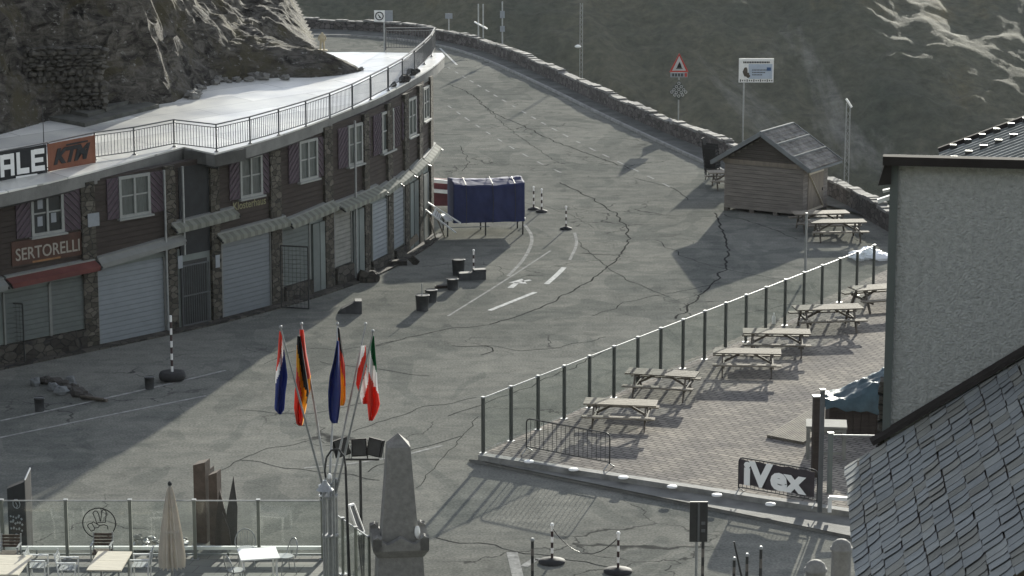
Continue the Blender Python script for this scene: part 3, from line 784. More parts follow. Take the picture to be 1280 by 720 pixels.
# windows:  u0,u1, vtop, vbot of the frame and the shutters at both sides
def window(u0, u1, vt, vb, sh, cur=True):
    um = (u0 + u1) / 2
    s0, _ = FP(u0, (vt + vb) / 2); s1, _ = FP(u1, (vt + vb) / 2); _, z1 = FP(um, vt); _, z0 = FP(um, vb)
    wdt = s1 - s0
    f = MB(); fw = min(.11, wdt * .14)
    fbox(f, s0, s0 + fw, z0, z1, .03, .11); fbox(f, s1 - fw, s1, z0, z1, .03, .11)
    fbox(f, s0 + fw, s1 - fw, z1 - .11, z1, .03, .11); fbox(f, s0 + fw, s1 - fw, z0, z0 + .11, .03, .11)
    sm_ = (s0 + s1) / 2; fbox(f, sm_ - .045, sm_ + .045, z0 + .11, z1 - .11, .03, .105)
    zm = z0 + (z1 - z0) * .52
    fbox(f, s0 + fw, sm_ - .045, zm - .025, zm + .025, .03, .09); fbox(f, sm_ + .045, s1 - fw, zm - .025, zm + .025, .03, .09)
    wo = B(f, 'window', M['offwhite'])
    p = MB(); fbox(p, s0 + fw, s1 - fw, z0 + .11, z1 - .11, .03, .05); B(p, 'pane', M['curtain'] if cur else M['glassdk'], wo)
    p = MB(); fbox(p, s0 - .08, s1 + .08, z0 - .07, z0 - .002, .03, .2); B(p, 'sill', M['offwhite'], wo)
    for a, b_, sg in ((sh[0], u0, 1), (u1, sh[1], -1)):
        if a is None or b_ is None: continue
        sa, _ = FP(a, (vt + vb) / 2); sb, _ = FP(b_, (vt + vb) / 2); sa += .015; sb -= .015
        if sb - sa < .12: continue
        p = MB(); fbox(p, sa, sb, z0 + .02, z1 - .02, .032, .075)
        so_ = B(p, 'shutter', M['purple'])
        st_ = MB(); k = 0.; hgt = z1 - z0 - .04; wd = sb - sa
        while k < hgt + wd:       # diagonal pale stripes
            def pt(t0):   # point on the diagonal at height offset t0 clipped
                return t0
            a0 = max(0, k - hgt); a1 = min(wd, k)
            if a1 - a0 > .05:
                if sg > 0: P0 = (sa + a0, z1 - .02 - max(0, (k - a0))), (sa + a1, z1 - .02 - (k - a1))
                else: P0 = (sb - a0, z1 - .02 - max(0, (k - a0))), (sb - a1, z1 - .02 - (k - a1))
                q0, q1 = P0
                if q0[1] >= z0 + .015:
                    st_.bar(fpos(q0[0], q0[1], .08), fpos(q1[0], q1[1], .08), .012, .07, up=fpos(q0[0], 0, 1) - fpos(q0[0], 0, 0))
            k += .26
        if st_.v: B(st_, 'stripes', M['purplelt'], so_)
    return wo, s0, s1, z0, z1
W = [(37, 78, 239, 293, (18, 105), False), (147, 186, 218, 270, (132, 206), True), (298, 326, 194, 246, (285, 338), True), (372, 395, 174, 225, (359, 405), True),
     (433, 451, 155, 206, (421, 461), True), (475, 490, 138, 189, (465, 498), True), (508, 518, 122, 170, (501, 523), True), (527, 534, 108, 150, (None, None), True)]
wins = [window(*a) for a in W]
# posters in the first window
w0, s0, s1, z0, z1 = wins[0]
for fs, zz in ((.2, .22), (.62, .26), (.22, .62)):
    p = MB(); a = s0 + (s1 - s0) * fs; fbox(p, a, a + .22, z0 + (z1 - z0) * zz, z0 + (z1 - z0) * zz + .34, .052, .058); B(p, 'window_poster', M['boardgrey'], w0)

# ground floor: shopfronts
def shopbox(u0, u1, vt, vb, o0, o1, name, m, uv=None, label=None, z0=None):
    um = (u0 + u1) / 2; s0, _ = FP(u0, (vt + vb) / 2); s1, _ = FP(u1, (vt + vb) / 2); _, zt = FP(um, vt); _, zb = FP(um, vb)
    zb = max(0.01, zb) if z0 is None else z0
    q = MB(); fbox(q, s0, s1, zb, zt, o0, o1); return B(q, name, m, None, label), s0, s1, zb, zt
def roller(u0, u1, vt, vb, m, label=None, name='roller_shutter', z0=.05):
    um = (u0 + u1) / 2; vm = (vt + vb) / 2; s0, _ = FP(u0, vm); s1, _ = FP(u1, vm); _, zt = FP(um, vt)
    q = MB(); z = z0
    while z < zt:
        fbox(q, s0, s1, z, min(z + .15, zt), .02, .055); fbox(q, s0, s1, min(z + .15, zt), min(z + .18, zt + .03), .005, .024); z += .18
    o = B(q, name, m, None, label)
    for a_, b_ in ((s0 - .07, s0 - .003), (s1 + .003, s1 + .07)): q = MB(); fbox(q, a_, b_, .02, zt + .05, .02, .09); B(q, 'guide_rail', M['beige'], o)
    return s0, s1, zt
roller(122, 204, 330, 430, M['shut'], 'closed blue grey roller shutter')
roller(277, 336, 296, 395, M['shut'])
roller(464, 482, 252, 335, M['shut'])
roller(5, 60, 362, 420, M['greypanel'], None, 'shop_shutter', .75); roller(63, 103, 350, 410, M['greypanel'], None, 'shop_shutter', .75)
roller(352, 385, 285, 385, M['greypanel'], None, 'shop_shutter', .7); roller(490, 503, 235, 320, M['shut'], None, 'shop_shutter', .5)
roller(417, 437, 262, 350, M['pale'], None, 'shop_panel', .8)
for a, b_ in ((389, 397), (398, 404), (440, 446), (447, 453), (511, 515), (516, 521), (528, 534)):
    s0, _ = FP(a, 300); s1, _ = FP(b_, 300); q = MB(); fbox(q, s0, s1, .02, zsplit(s0) - .3, .02, .10); B(q, 'door_panel', M['greypanel'])
# low rubble sills under shop windows
for a, b_, h in ((-40, 104, .72), (352, 386, .62), (416, 437, .75), (461, 482, .45), (490, 503, .42)):
    s0, _ = FP(a, 400 - .3 * max(0, a - 100)); s1, _ = FP(b_, 400 - .3 * max(0, b_ - 100)); q = MB(); fbox(q, s0, s1, 0, h, .0, .22); B(q, 'shop_sill_wall', M['darkrubble'])
# door step strip of paving against the wall
q = MB(); fbox(q, 2, SL - 1, 0.003, .07, .145, .62); B(q, 'doorstep', M['darkrubble'])
# recess panel over the gate, and the barred gate
s0, _ = FP(223, 260); s1, _ = FP(262, 260)
q = MB(); fbox(q, s0, s1, 2.75, ztop(s0) - .16, -.05, .05); B(q, 'recess_panel', M['bannerblack'])
q = MB(); sg0, _ = FP(226, 360); sg1, _ = FP(259, 360)
q.bar(fpos(sg0, .08, .1), fpos(sg1, .08, .1), .05); q.bar(fpos(sg0, 2.35, .1), fpos(sg1, 2.35, .1), .05); q.bar(fpos(sg0, 1.2, .1), fpos(sg1, 1.2, .1), .05)
k = 0
nb = 12
for k in range(nb + 1):
    t = sg0 + (sg1 - sg0) * k / nb; q.bar(fpos(t, .08, .1), fpos(t, 2.36, .1), .028 if 0 < k < nb else .06)
gt = B(q, 'gate', M['rail'], None, 'barred metal gate'); q = MB(); fbox(q, sg0, sg1, .02, 2.5, .0, .03); B(q, 'gate_backing', M['dark'], gt)
# downpipes
for u in (203, 440, 226):
    s0, _ = FP(u, 300); q = MB(); zt_ = ztop(s0) - .1
    q.tube(fpos(s0, .05 if u != 226 else 2.8, .2), fpos(s0, zt_, .2), .045, n=8); B(q, 'downpipe', M['metal'])
# white numbered plates on the piers by the gate
for u, v in ((221.5, 327), (268, 326)):
    s0, zz = FP(u, v); q = MB(); fbox(q, s0 - .1, s0 + .12, zz - .24, zz + .24, .15, .17); B(q, 'pier_plate', M['boardgrey'])
# awnings rolled in over the shops
def awning(u0, v0, u1, v1, style, reach=.40, drop=.13):
    s0, za = FP(u0, v0); s1, zb = FP(u1, v1); s0 += .02; s1 -= .02
    if s1 - s0 < .3: s1 = s0 + .3
    n = max(2, int((s1 - s0) / .19)); q = MB(); mi = 0
    # cassette
    for i in range(n):
        a = s0 + (s1 - s0) * i / n; b_ = s0 + (s1 - s0) * (i + 1) / n; A0 = za + (zb - za) * i / n; B0 = za + (zb - za) * (i + 1) / n
        q.hexa([fpos(a, A0 + .2, .16), fpos(b_, B0 + .2, .16), fpos(b_, B0 + .2, .02), fpos(a, A0 + .2, .02), fpos(a, A0 + .36, .16), fpos(b_, B0 + .36, .16), fpos(b_, B0 + .40, .02), fpos(a, A0 + .40, .02)])
    o = B(q, 'awning', M['beige'])
    c = MB()
    for i in range(n):
        a = s0 + (s1 - s0) * i / n; b_ = s0 + (s1 - s0) * (i + 1) / n; A0 = za + (zb - za) * i / n; B0 = za + (zb - za) * (i + 1) / n
        k = (i % 2) if style == 'stripe' else 0
        c.hexa([fpos(a, A0 + .13, reach), fpos(b_, B0 + .13, reach), fpos(b_, B0 + .24, .16), fpos(a, A0 + .24, .16), fpos(a, A0 + .15, reach), fpos(b_, B0 + .15, reach), fpos(b_, B0 + .30, .16), fpos(a, A0 + .30, .16)], k)
        c.hexa([fpos(a, A0 - drop + .1, reach + .012), fpos(b_, B0 - drop + .1, reach + .012), fpos(b_, B0 - drop + .1, reach - .012), fpos(a, A0 - drop + .1, reach - .012), fpos(a, A0 + .14, reach + .012), fpos(b_, B0 + .14, reach + .012), fpos(b_, B0 + .14, reach - .012), fpos(a, A0 + .14, reach - .012)], k)
    B(c, 'awning_cloth', [M['red'], M['red']] if style == 'red' else ([M['stripeA'], M['stripeB']] if style == 'stripe' else [M['beige'], M['beige']]), o)
    for t, zz in ((s0, za), (s1, zb)): e = MB(); e.bar(fpos(t, zz + .28, .05), fpos(t, zz + .02, reach + .06), .05); B(e, 'awning_arm', M['dark'], o)
awning(-30, 367, 3, 359, 'plain', .4)
awning(4, 358, 116, 335, 'red', .5, .12)
awning(119, 334, 226, 303, 'plain', .34, .12)
awning(211, 290, 290, 270, 'stripe', .42)
awning(268, 303, 354, 280, 'stripe', .4)
awning(355, 285, 414, 260, 'stripe', .4)
awning(416, 264, 469, 241, 'stripe', .55)
awning(471, 245, 490, 231, 'stripe', .4)
awning(492, 233, 507, 221, 'stripe', .4)
awning(509, 222, 524, 207, 'stripe', .4)
awning(526, 208, 541, 188, 'stripe', .4)
# open mesh door leaves standing out from the wall
def mesh_door(u0, u1, vt, vb, name='grille_door'):
    p0 = G(u0, vb); p1 = G(u1, vb + 2); p1 = Vector((p1.x, p1.y, 0)); p0 = Vector((p0.x, p0.y, 0)); zt_ = A(u0, vt, p0.y).z
    d = (p1 - p0); q = MB(); ww = .05
    U = lambda p, z: Vector((p.x, p.y, z))
    q.bar(U(p0, .05), U(p0, zt_), ww); q.bar(U(p1, .05), U(p1, zt_), ww); q.bar(U(p0, .07), U(p1, .07), ww); q.bar(U(p0, zt_), U(p1, zt_), ww)
    for k in range(1, 7): q.bar(U(p0 + d * k / 7, .07), U(p0 + d * k / 7, zt_), .012)
    for k in range(1, 14): q.bar(U(p0, .07 + (zt_ - .07) * k / 14), U(p1, .07 + (zt_ - .07) * k / 14), .012)
    return B(q, name, M['dark'])
mesh_door(352, 386, 307, 386); mesh_door(2, 31, 378, 452)

# signs on the upper floor
s0, z0 = FP(14, 329); s1, z1 = FP(104, 300)
sgn = thing('shop_sign', 'brown wooden shop sign with pale capital letters under the first window above the red awning', 'sign', tuple(fpos((s0 + s1) / 2, z0, .03)))
q = MB(); _, zc = FP(58, 310)
fbox(q, s0, s1, zc - .44, zc + .42, .03, .06); q.build('sign_board', M['brownboard'], sgn, True)
def ftext(txt, u, v, hgt, wid, parent, m, o=.065, bold=.012, shear=0.):
    s_, z_ = FP(u, v); t = text_mesh(txt, 1., bold, shear, .01)
    xs_ = [p.x for p in t.v]; ys_ = [p.y for p in t.v]; kx = wid / (max(xs_) - min(xs_)); ky = hgt / (max(ys_) - min(ys_)); cx = (max(xs_) + min(xs_)) / 2; cy = (max(ys_) + min(ys_)) / 2
    out = MB(); out.tmp = 1; out.f = t.f; out.mi = t.mi; out.sm = t.sm
    out.v = [fpos(s_ + (p.x - cx) * kx, z_ + (p.y - cy) * ky, o + p.z) for p in t.v]
    return out.build('lettering', m, parent, True)
ftext('SERTORELLI', 58.5, 312, .44, 2.75, sgn, M['lettering'], bold=.008)
s_, z_ = FP(57, 324); q = MB(); fbox(q, s_ - .6, s_ + .6, z_ - .04, z_ + .03, .061, .068); q.build('lower_line', M['brownboard'].copy() if False else mat('faded_gold', (.24, .13, .06), .8), sgn, True)
s0, z0 = FP(311, 254)
sgn = thing('wall_sign', 'small wall sign of faded yellow lettering below the window right of the recess', 'sign', tuple(fpos(s0, z0, .03)))
q = MB(); fbox(q, s0 - 1.0, s0 + 1.0, z0 - .22, z0 + .2, .03, .045); q.build('sign_board', M['wooddk'], sgn, True)
ftext('Klosterhaus', 311, 254, .3, 1.85, sgn, M['yellowletter'], .05, .006)
s0, z0 = FP(113.5, 274)
o = MB(); fbox(o, s0 - .25, s0 + .25, z0 - .24, z0 + .24, .145, .175)
ob = o.build('plaque', M['boardgrey'], None, loc=tuple(fpos(s0, z0, .15))); tag(ob, 'pale square plaque on the stone pier between the two left windows', 'plaque')

# railing along the roof edge
rl_px = [(-120, 222), (0, 189.5), (60, 178), (118, 165.5), (167, 159), (217, 149.5), (270, 155.5), (312, 146), (348, 136), (382, 126), (412, 116), (440, 105), (463, 94), (485, 83), (503, 73), (518, 62), (530, 52), (539, 43), (543.5, 35)]
rp = [DK(u, v, 1.02) for u, v in rl_px]
back_r = DK(482, 35, 1.02)
rail_t = thing('railing', 'dark metal balustrade with vertical bars along the curved roof terrace edge', 'railing', (rp[6].x, rp[6].y, zdeck(rp[6].y)))
allp = rp + [back_r]
def stations():
    out = []
    for i, (a, c) in enumerate(zip(allp, allp[1:])):
        L_ = (c - a).length; n = max(1, round(L_ / 1.9))
        for k in range(n): out.append(a + (c - a) * k / n)
    return out + [allp[-1]]
stn = stations()
tr = MB()
for a, c in zip(stn, stn[1:]):
    tr.bar(a, c, .06, .045)
tr.build('top_rail', M['rail'], rail_t, True)
for p in stn:
    q = MB(); zb = zdeck(p.y); q.box((p.x, p.y, (zb + p.z - .025) / 2), (.06, .06, p.z - .025 - zb)); q.box((p.x, p.y, zb + .012), (.14, .14, .02)); q.build('post', M['rail'], rail_t, True)
for a, c in zip(stn, stn[1:]):
    q = MB(); lo = lambda p, h: Vector((p.x, p.y, zdeck(p.y) + h)); q.bar(lo(a, .12), lo(c, .12), .035); q.bar(lo(a, .9), lo(c, .9), .03); n = max(2, int((c - a).length / .125))
    for k in range(1, n):
        m_ = a.lerp(c, k / n); q.bar(lo(m_, .12), lo(m_, .9), .022)
    q.build('bars', M['rail'], rail_t, True)
# banners tied to the railing
def banner(u0, vt0, vb0, u1, vt1, vb1, name, m, label):
    a = DK(u0, vt0, 1.02); c = DK(u1, vt1, 1.02); d = (c - a).normalized(); n_ = Vector((d.y, -d.x, 0)) * .07
    h0 = (vb0 - vt0) / (F / a.y) / CP; h1 = (vb1 - vt1) / (F / c.y) / CP
    t = thing(name, label, 'banner', tuple((a + c) / 2 + n_ - Vector((0, 0, h0))))
    q = MB(); N_ = 14
    for i in range(N_):
        pa = a.lerp(c, i / N_) + n_ * (1 + .18 * math.sin(i * 1.3)); pb = a.lerp(c, (i + 1) / N_) + n_ * (1 + .18 * math.sin((i + 1) * 1.3)); ha = h0 + (h1 - h0) * i / N_; hb = h0 + (h1 - h0) * (i + 1) / N_; th_ = n_.normalized() * .01
        Zv = Vector((0, 0, 1))
        q.hexa([pa - Zv * ha, pb - Zv * hb, pb - Zv * hb - th_, pa - Zv * ha - th_, pa, pb, pb - th_, pa - th_])
    q.build('cloth', m, t, True)
    return t, a + n_ * 1.25, c + n_ * 1.25, h0
t, a, c, h = banner(-45, 197, 246, 56.5, 180, 222, 'banner', M['bannerblack'], 'black banner with blocky white letters tied to the roof railing')
d = (c - a).normalized(); Lb = (c - a).length
q = MB()
def strokes(x0, wid, boxes):
    for (bx0, by0, bx1, by1) in boxes:
        p0 = a + d * (x0 + bx0 * wid) + Vector((0, 0, -.12 - (1 - by0) * .78)); p1 = a + d * (x0 + bx1 * wid) + Vector((0, 0, -.12 - (1 - by1) * .78)); nn = Vector((d.y, -d.x, 0)) * .012
        lo_ = Vector((p0.x, p0.y, p0.z)); 
        q.hexa([lo_, Vector((p1.x, p1.y, p0.z)), Vector((p1.x, p1.y, p0.z)) + nn, lo_ + nn, Vector((p0.x, p0.y, p1.z)), p1, p1 + nn, Vector((p0.x, p0.y, p1.z)) + nn])
Lx = Lb
strokes(Lx - 1.98, .58, [(0, 0, .26, 1), (.74, 0, 1, 1), (.26, .78, .74, 1), (.26, .32, .74, .52)])
strokes(Lx - 1.30, .52, [(0, 0, .28, 1), (.28, 0, 1, .24)])
strokes(Lx - .68, .56, [(0, 0, .26, 1), (.26, 0, 1, .22), (.26, .40, .9, .60), (.26, .78, 1, 1)])
strokes(Lx - 2.75, .58, [(0, 0, .26, 1), (.26, 0, 1, .22), (.74, .22, 1, 1), (.26, .78, .74, 1)])
strokes(Lx - .75 - .6, .9, [(0, -.17, 1, -.11)])
q.build('lettering', M['white'], t, True)
t, a, c, h = banner(57.5, 180, 214, 117, 168.5, 203, 'banner', M['orange'], 'orange banner with slanted black letters tied to the roof railing')
d = (c - a).normalized(); mid = (a + c) / 2 - Vector((0, 0, h * .52))
tx = text_mesh('KTM', 1., .055, .35, .006); xs_ = [p.x for p in tx.v]; ys_ = [p.y for p in tx.v]; kx = (c - a).length * .78 / (max(xs_) - min(xs_)); ky = h * .58 / (max(ys_) - min(ys_))
tx.v = [Vector(((p.x - (max(xs_) + min(xs_)) / 2) * kx, (p.y - (max(ys_) + min(ys_)) / 2) * ky, p.z)) for p in tx.v]
place(tx, mid, d, (0, 0, 1)); tx.build('lettering', M['bannerblack'], t, True)
q = MB(); nn = Vector((d.y, -d.x, 0)); 
q.bar(mid + d * -.25 + Vector((0, 0, h * .36)), mid + d * .75 + Vector((0, 0, h * .36)), .012, .06); q.build('letter_bar', M['bannerblack'], t, True)

# thin aerial on the deck, stone wall at the foot of the rock
p = DK(55.5, 196); pz = zdeck(p.y); q = MB(); q.tube((0, 0, .005), (0, 0, 1.95), .02, .012); tag(q.build('aerial_pole', M['dark'], None, loc=(0, 0, 0)), 'thin dark pole standing behind the banners on the roof terrace', 'pole').location = (p.x, p.y, pz)
a = DK(36, 148); c = DK(128, 143); rw = thing('retaining_wall', 'dry stone retaining wall against the dark rock behind the roof terrace', 'wall', (a.x, a.y + .6, zdeck(a.y)))
q = MB(); d = Vector((c.x - a.x, c.y - a.y, 0)); L_ = d.length; d.normalize(); nb_ = Vector((d.y, -d.x, 0)); z = -.2; r = random.Random(5); o0 = Vector((a.x, a.y, zdeck(a.y))) + nb_ * .15
while z < 2.7:
    h = r.uniform(.12, .26); x = r.uniform(-.2, 0)
    while x < L_:
        l = r.uniform(.16, .5); dep = r.uniform(0, .16)
        q.blob(o0 + d * (x + l / 2) + nb_ * (dep - z * .12) + Vector((0, 0, z + h / 2 + r.uniform(-.03, .03))), (l * .56, .3, h * .58), r.random() * 40, .55); x += l
    z += h
q.build('stones', mat('dry_stone', (.075, .07, .06), .95, .45, 1.6, .5, 8), rw, True)
# pale statue at the back of the terrace
p = DK(403, 63.5)
st = thing('statue', 'small pale stone statue of a standing figure at the back of the roof terrace', 'statue', (p.x, p.y, zdeck(p.y)))
def skin(name, V, E, Rr, m, parent, lvl=2):
    me = bpy.data.meshes.new(name); me.from_pydata(V, E, []); o = bpy.data.objects.new(name, me); COL.objects.link(o)
    mod = o.modifiers.new('skin', 'SKIN'); 
    if not me.skin_vertices: 
        bpy.context.view_layer.objects.active = o
    for i, rv in enumerate(Rr): me.skin_vertices[0].data[i].radius = (rv, rv)
    me.skin_vertices[0].data[0].use_root = True
    sb = o.modifiers.new('sub', 'SUBSURF'); sb.levels = lvl; sb.render_levels = lvl
    dg = bpy.context.evaluated_depsgraph_get(); nm = bpy.data.meshes.new_from_object(o.evaluated_get(dg)); nm.materials.append(m)
    for pl in nm.polygons: pl.use_smooth = True
    o2 = bpy.data.objects.new(name, nm); COL.objects.link(o2); bpy.data.objects.remove(o); o2.parent = parent; return o2
k = .5
V = [(0, 0, .98 * k), (0, 0, 1.25 * k), (0, 0, 1.45 * k), (0, -.02, 1.58 * k), (0, -.03, 1.72 * k), (.13 * k, 0, .9 * k), (.15 * k, 0, .48 * k), (.16 * k, 0, .06 * k), (-.13 * k, 0, .9 * k), (-.16 * k, 0, .48 * k), (-.18 * k, 0, .06 * k),
     (.24 * k, 0, 1.42 * k), (.34 * k, -.02, 1.12 * k), (.26 * k, -.14 * k, .92 * k), (-.24 * k, 0, 1.42 * k), (-.34 * k, -.02, 1.12 * k), (-.28 * k, -.14 * k, .92 * k)]
Eg = [(0, 1), (1, 2), (2, 3), (3, 4), (0, 5), (5, 6), (6, 7), (0, 8), (8, 9), (9, 10), (2, 11), (11, 12), (12, 13), (2, 14), (14, 15), (15, 16)]
Rr = [x * k for x in (.19, .2, .19, .08, .16, .12, .09, .08, .12, .09, .08, .1, .075, .06, .1, .075, .06)]
skin('figure', V, Eg, Rr, M['statue'], st)
q = MB(); q.lathe([(.24, .003), (.24, .05), (.2, .06)], n=12); q.build('base', M['statue'], st)

# loose stones along the foot of the rock slope and on the roof edge
r = random.Random(17)
def loose(px, n, sp, rmin, rmax, m, label, group, nm='loose_stone'):
    pts = [DK(u, v) for u, v in px]
    for i in range(n):
        k = r.random() * (len(pts) - 1); a_ = pts[int(k)].lerp(pts[int(k) + 1], k % 1) + Vector((r.uniform(-sp, sp), r.uniform(-sp, sp), 0)); rr_ = r.uniform(rmin, rmax)
        q = MB(); q.blob((0, 0, rr_ * .5), (rr_ * r.uniform(.8, 1.4), rr_, rr_ * .7), i + 50, .8); o = q.build(nm, m, None, at=(a_.x, a_.y, zdeck(a_.y))); tag(o, label, 'stone', group)
loose([(230, 124), (250, 113), (272, 104), (300, 101), (352, 98)], 26, .35, .08, .26, mat('pale_rock', (.19, .185, .17), .9, .35, 3, .4, 9), 'pale loose stone at the foot of the rock slope on the roof terrace', 'loose stones at the foot of the rock slope')
loose([(405, 80), (440, 86), (452, 88)], 14, .3, .06, .16, mat('pale_rock', (.19, .185, .17)), 'small pale stone at the edge of the earth tongue on the roof terrace', 'small stones around the earth tongue')
loose([(488, 112), (505, 102), (520, 93), (536, 83)], 7, .15, .10, .24, mat('dark_clod', (.05, .048, .045), .95, .3, 4), 'dark clod of debris on the roof edge outside the railing', 'dark debris on the roof edge', 'debris_clod')

# ------------------------------------------------------------------ picnic tables
def picnic_proto():
    t = thing('picnic_table', 'picnic table of weathered planks with attached benches', 'picnic table', (0, 0, 0), 0, 'picnic tables on the square')
    q = MB()
    for k in range(4): q.box((0, -.3 + k * .2, .755), (2.3, .185, .045))
    q.build('tabletop', M['wood'], t)
    for s in (-1, 1):
        q = MB()
        for k in (0, 1): q.box((0, s * (.68 + k * .145), .445), (2.3, .13, .045))
        q.build('bench', M['wood'], t)
    for sx in (-.82, .82):
        for sy in (-1, 1):
            q = MB(); q.bar((sx, sy * .28, .73), (sx, sy * .74, .01), .05, .1); q.build('leg', M['woodleg'], t)
        q = MB(); q.bar((sx + .052, -.83, .38), (sx + .052, .83, .38), .045, .09); q.bar((sx + .052, -.37, .69), (sx + .052, .37, .69), .045, .08); q.build('crossbeam', M['woodleg'], t)
        q = MB(); q.bar((sx, 0, .36), (sx * .18, 0, .72), .06, .07); q.build('brace', M['woodleg'], t)
    return t
proto = picnic_proto()
TB = [((734, 496.5, 822, 499), (730, 504, 818, 508), PZ, 'picnic table directly behind the metal crowd barrier, nearest the camera on the brick patio'),
      ((786, 459.5, 875, 463), (782, 467, 868, 474), PZ, 'second picnic table from the crowd barrier, along the glass windbreak on the brick patio'),
      ((892, 434.5, 977, 435.8), (890, 441, 976, 443), PZ, 'third picnic table from the crowd barrier along the glass windbreak of the patio'),
      ((929, 410, 1013, 411), (928, 417.6, 1013, 419), PZ, 'fourth picnic table along the windbreak, close behind the third and overlapping it in view'),
      ((991, 383, 1076, 380.5), (993, 391, 1078, 388.5), PZ, 'fifth picnic table from the crowd barrier, in front of the one cut off by stucco'),
      ((1059, 359.5, 1144, 353), (1062, 367, 1147, 361), PZ, 'picnic table at the far end of the patio half hidden behind the stucco wall'),
      ((1010, 275, 1080, 274), (1014, 281.5, 1083, 280.5), 0, 'nearer of the two sunlit picnic tables beside the kiosk door'),
      ((990, 265.6, 1059, 264), (992, 270, 1061, 268.5), 0, 'farther of the two sunlit picnic tables beside the kiosk, close to its door'),
      ((884, 214, 948, 213), (885, 218.5, 949, 217.5), 0, 'picnic table mostly hidden behind the left end of the kiosk, one end in sun')]
for i, (bk, fr, z, lab) in enumerate(TB):
    o = proto if i == 0 else copy_tree(proto)
    P = [G(bk[0], bk[1], z + .78), G(bk[2], bk[3], z + .78), G(fr[2], fr[3], z + .78), G(fr[0], fr[1], z + .78)]
    c = sum(P, Vector()) / 4; d = ((P[1] - P[0]) + (P[2] - P[3])).normalized()
    o.location = (c.x, c.y, z); o.rotation_euler = (0, 0, math.atan2(d.y, d.x)); o['label'] = lab
    sx = ((P[1] - P[0]).length + (P[2] - P[3]).length) / 2 / 2.3; o.scale = (max(.9, min(1.1, sx)),) * 3 if i else (1, 1, 1)

# ------------------------------------------------------------------ glass windbreaks
def windbreak(name, label, a, c, n, base, h, pm=None):
    t = thing(name, label, 'windbreak', (a.x, a.y, base)); d = (c - a) / n
    U = lambda p, z: Vector((p.x, p.y, base + z))
    for k in range(n + 1):
        p = a + d * k; q = MB(); q.box(U(p, h / 2), (.085 if n > 3 else .06,) * 2 + (h,), math.atan2(d.y, d.x)); po = q.build('post', pm or mat('windbreak_post', (.06, .065, .058), .5, .15, 4), t, True)
        q = MB(); q.box(U(p, h + .022), (.11, .11, .04), math.atan2(d.y, d.x)); q.build('post_cap', M['metal'], po, True)
        q = MB(); q.box(U(p, .007), (.2, .2, .012), math.atan2(d.y, d.x)); q.build('foot_plate', M['metal'], po, True)
    for k in range(n):
        p0 = a + d * k; p1 = a + d * (k + 1); e = d.normalized() * .047
        q = MB(); nn = Vector((d.y, -d.x, 0)).normalized() * .006
        q.hexa([U(p0 + e + nn, .1), U(p1 - e + nn, .1), U(p1 - e - nn, .1), U(p0 + e - nn, .1), U(p0 + e + nn, h - .02), U(p1 - e + nn, h - .02), U(p1 - e - nn, h - .02), U(p0 + e - nn, h - .02)]); q.build('glass_pane', M['glass'], t, True)
        q = MB(); q.bar(U(p0 + e, h - .003), U(p1 - e, h - .003), .03, .03); q.build('edge_strip', M['metal'], t, True)
    return t
fa = G(604, 566, PZ); fb = G(1091.5, 360, PZ)
windbreak('glass_windbreak', 'long glass windbreak on dark metal posts along the road side of the brick patio', fa, fb, 18, PZ, 1.72)
ta = G(-75, 699, .09); tb = G(404, 699, .09); TF = .09
windbreak('glass_windbreak', 'glass windbreak along the front of the cafe terrace behind the beige tables', ta, tb, 6, TF, 1.62, mat('terrace_post_metal', (.17, .18, .155), .6, .12, 4))
tcx = G(462, 742, .09)
windbreak('glass_windbreak', 'short glass windbreak at the side of the terrace below the flagpoles', tb + (tcx - tb) * .16, tcx, 3, TF, 1.5, mat('terrace_post_metal', (.17, .18, .155), .6, .12, 4))
# lower rail of the terrace front
q = MB(); a_ = ta + Vector((0, .2, 0)); c_ = tb + Vector((0, .2, 0))
t = thing('foot_rail', 'pale low metal rail running along the foot of the terrace windbreak', 'rail', (a_.x, a_.y, 0))
q.bar((a_.x, a_.y, .34), (c_.x, c_.y, .34), .09, .09); q.build('rail_bar', M['white'], t, True)
q = MB(); q.bar((a_.x, a_.y, .16), (c_.x, c_.y, .16), .05, .05); q.build('lower_bar', M['metal'], t, True)
for k in range(13):
    p = a_.lerp(c_, k / 12); q = MB(); q.box((p.x, p.y, .15), (.05, .05, .29)); q.build('rail_foot', M['metal'], t, True)

# ------------------------------------------------------------------ wooden kiosk
hBL = G(905, 263); hBR = G(1003, 273); hR = G(1043, 264)
ax = (hBR - hBL).normalized(); ay = Vector((-ax.y, ax.x, 0)); HW = (hBR - hBL).length
kr_ = math.atan2(ax.y, ax.x); HD = 2.7
hut = thing('kiosk', 'small closed wooden kiosk with a shingled gable roof standing on the square by the parapet', 'kiosk', tuple(hBL), kr_)
EH = 2.52; PK = 3.75; FLR = .16
q = MB(); q.box((HW / 2, HD / 2, FLR + (EH - FLR) / 2), (HW - .06, HD - .06, EH - FLR)); q.slab([(.03, .03, EH), (HW - .03, .03, EH), (HW / 2, .03, PK - .06)], (0, HD - .06, 0)); q.build('wall', M['hut'], hut)
q = MB(); gq = MB(); z = FLR; k = 0; rr = random.Random(2)
while z < PK - .2:
    hgt = .19
    if z < EH - .1: x0, x1 = 0, HW
    else:
        f = (z + hgt - EH) / (PK - EH); x0, x1 = HW / 2 * f, HW - HW / 2 * f
    if x1 - x0 > .2:
        (q if z < EH - .1 else gq).box(((x0 + x1) / 2, .012, z + hgt / 2 - .006), (x1 - x0, .04, hgt - .012))
        if z < EH - .1:
            q.box((.012, HD / 2, z + hgt / 2 - .006), (.04, HD - .05, hgt - .012)); q.box((HW - .012, HD / 2, z + hgt / 2 - .006), (.04, HD - .05, hgt - .012)); q.box((HW / 2, HD - .012, z + hgt / 2 - .006), (HW, .04, hgt - .012))
    z += hgt
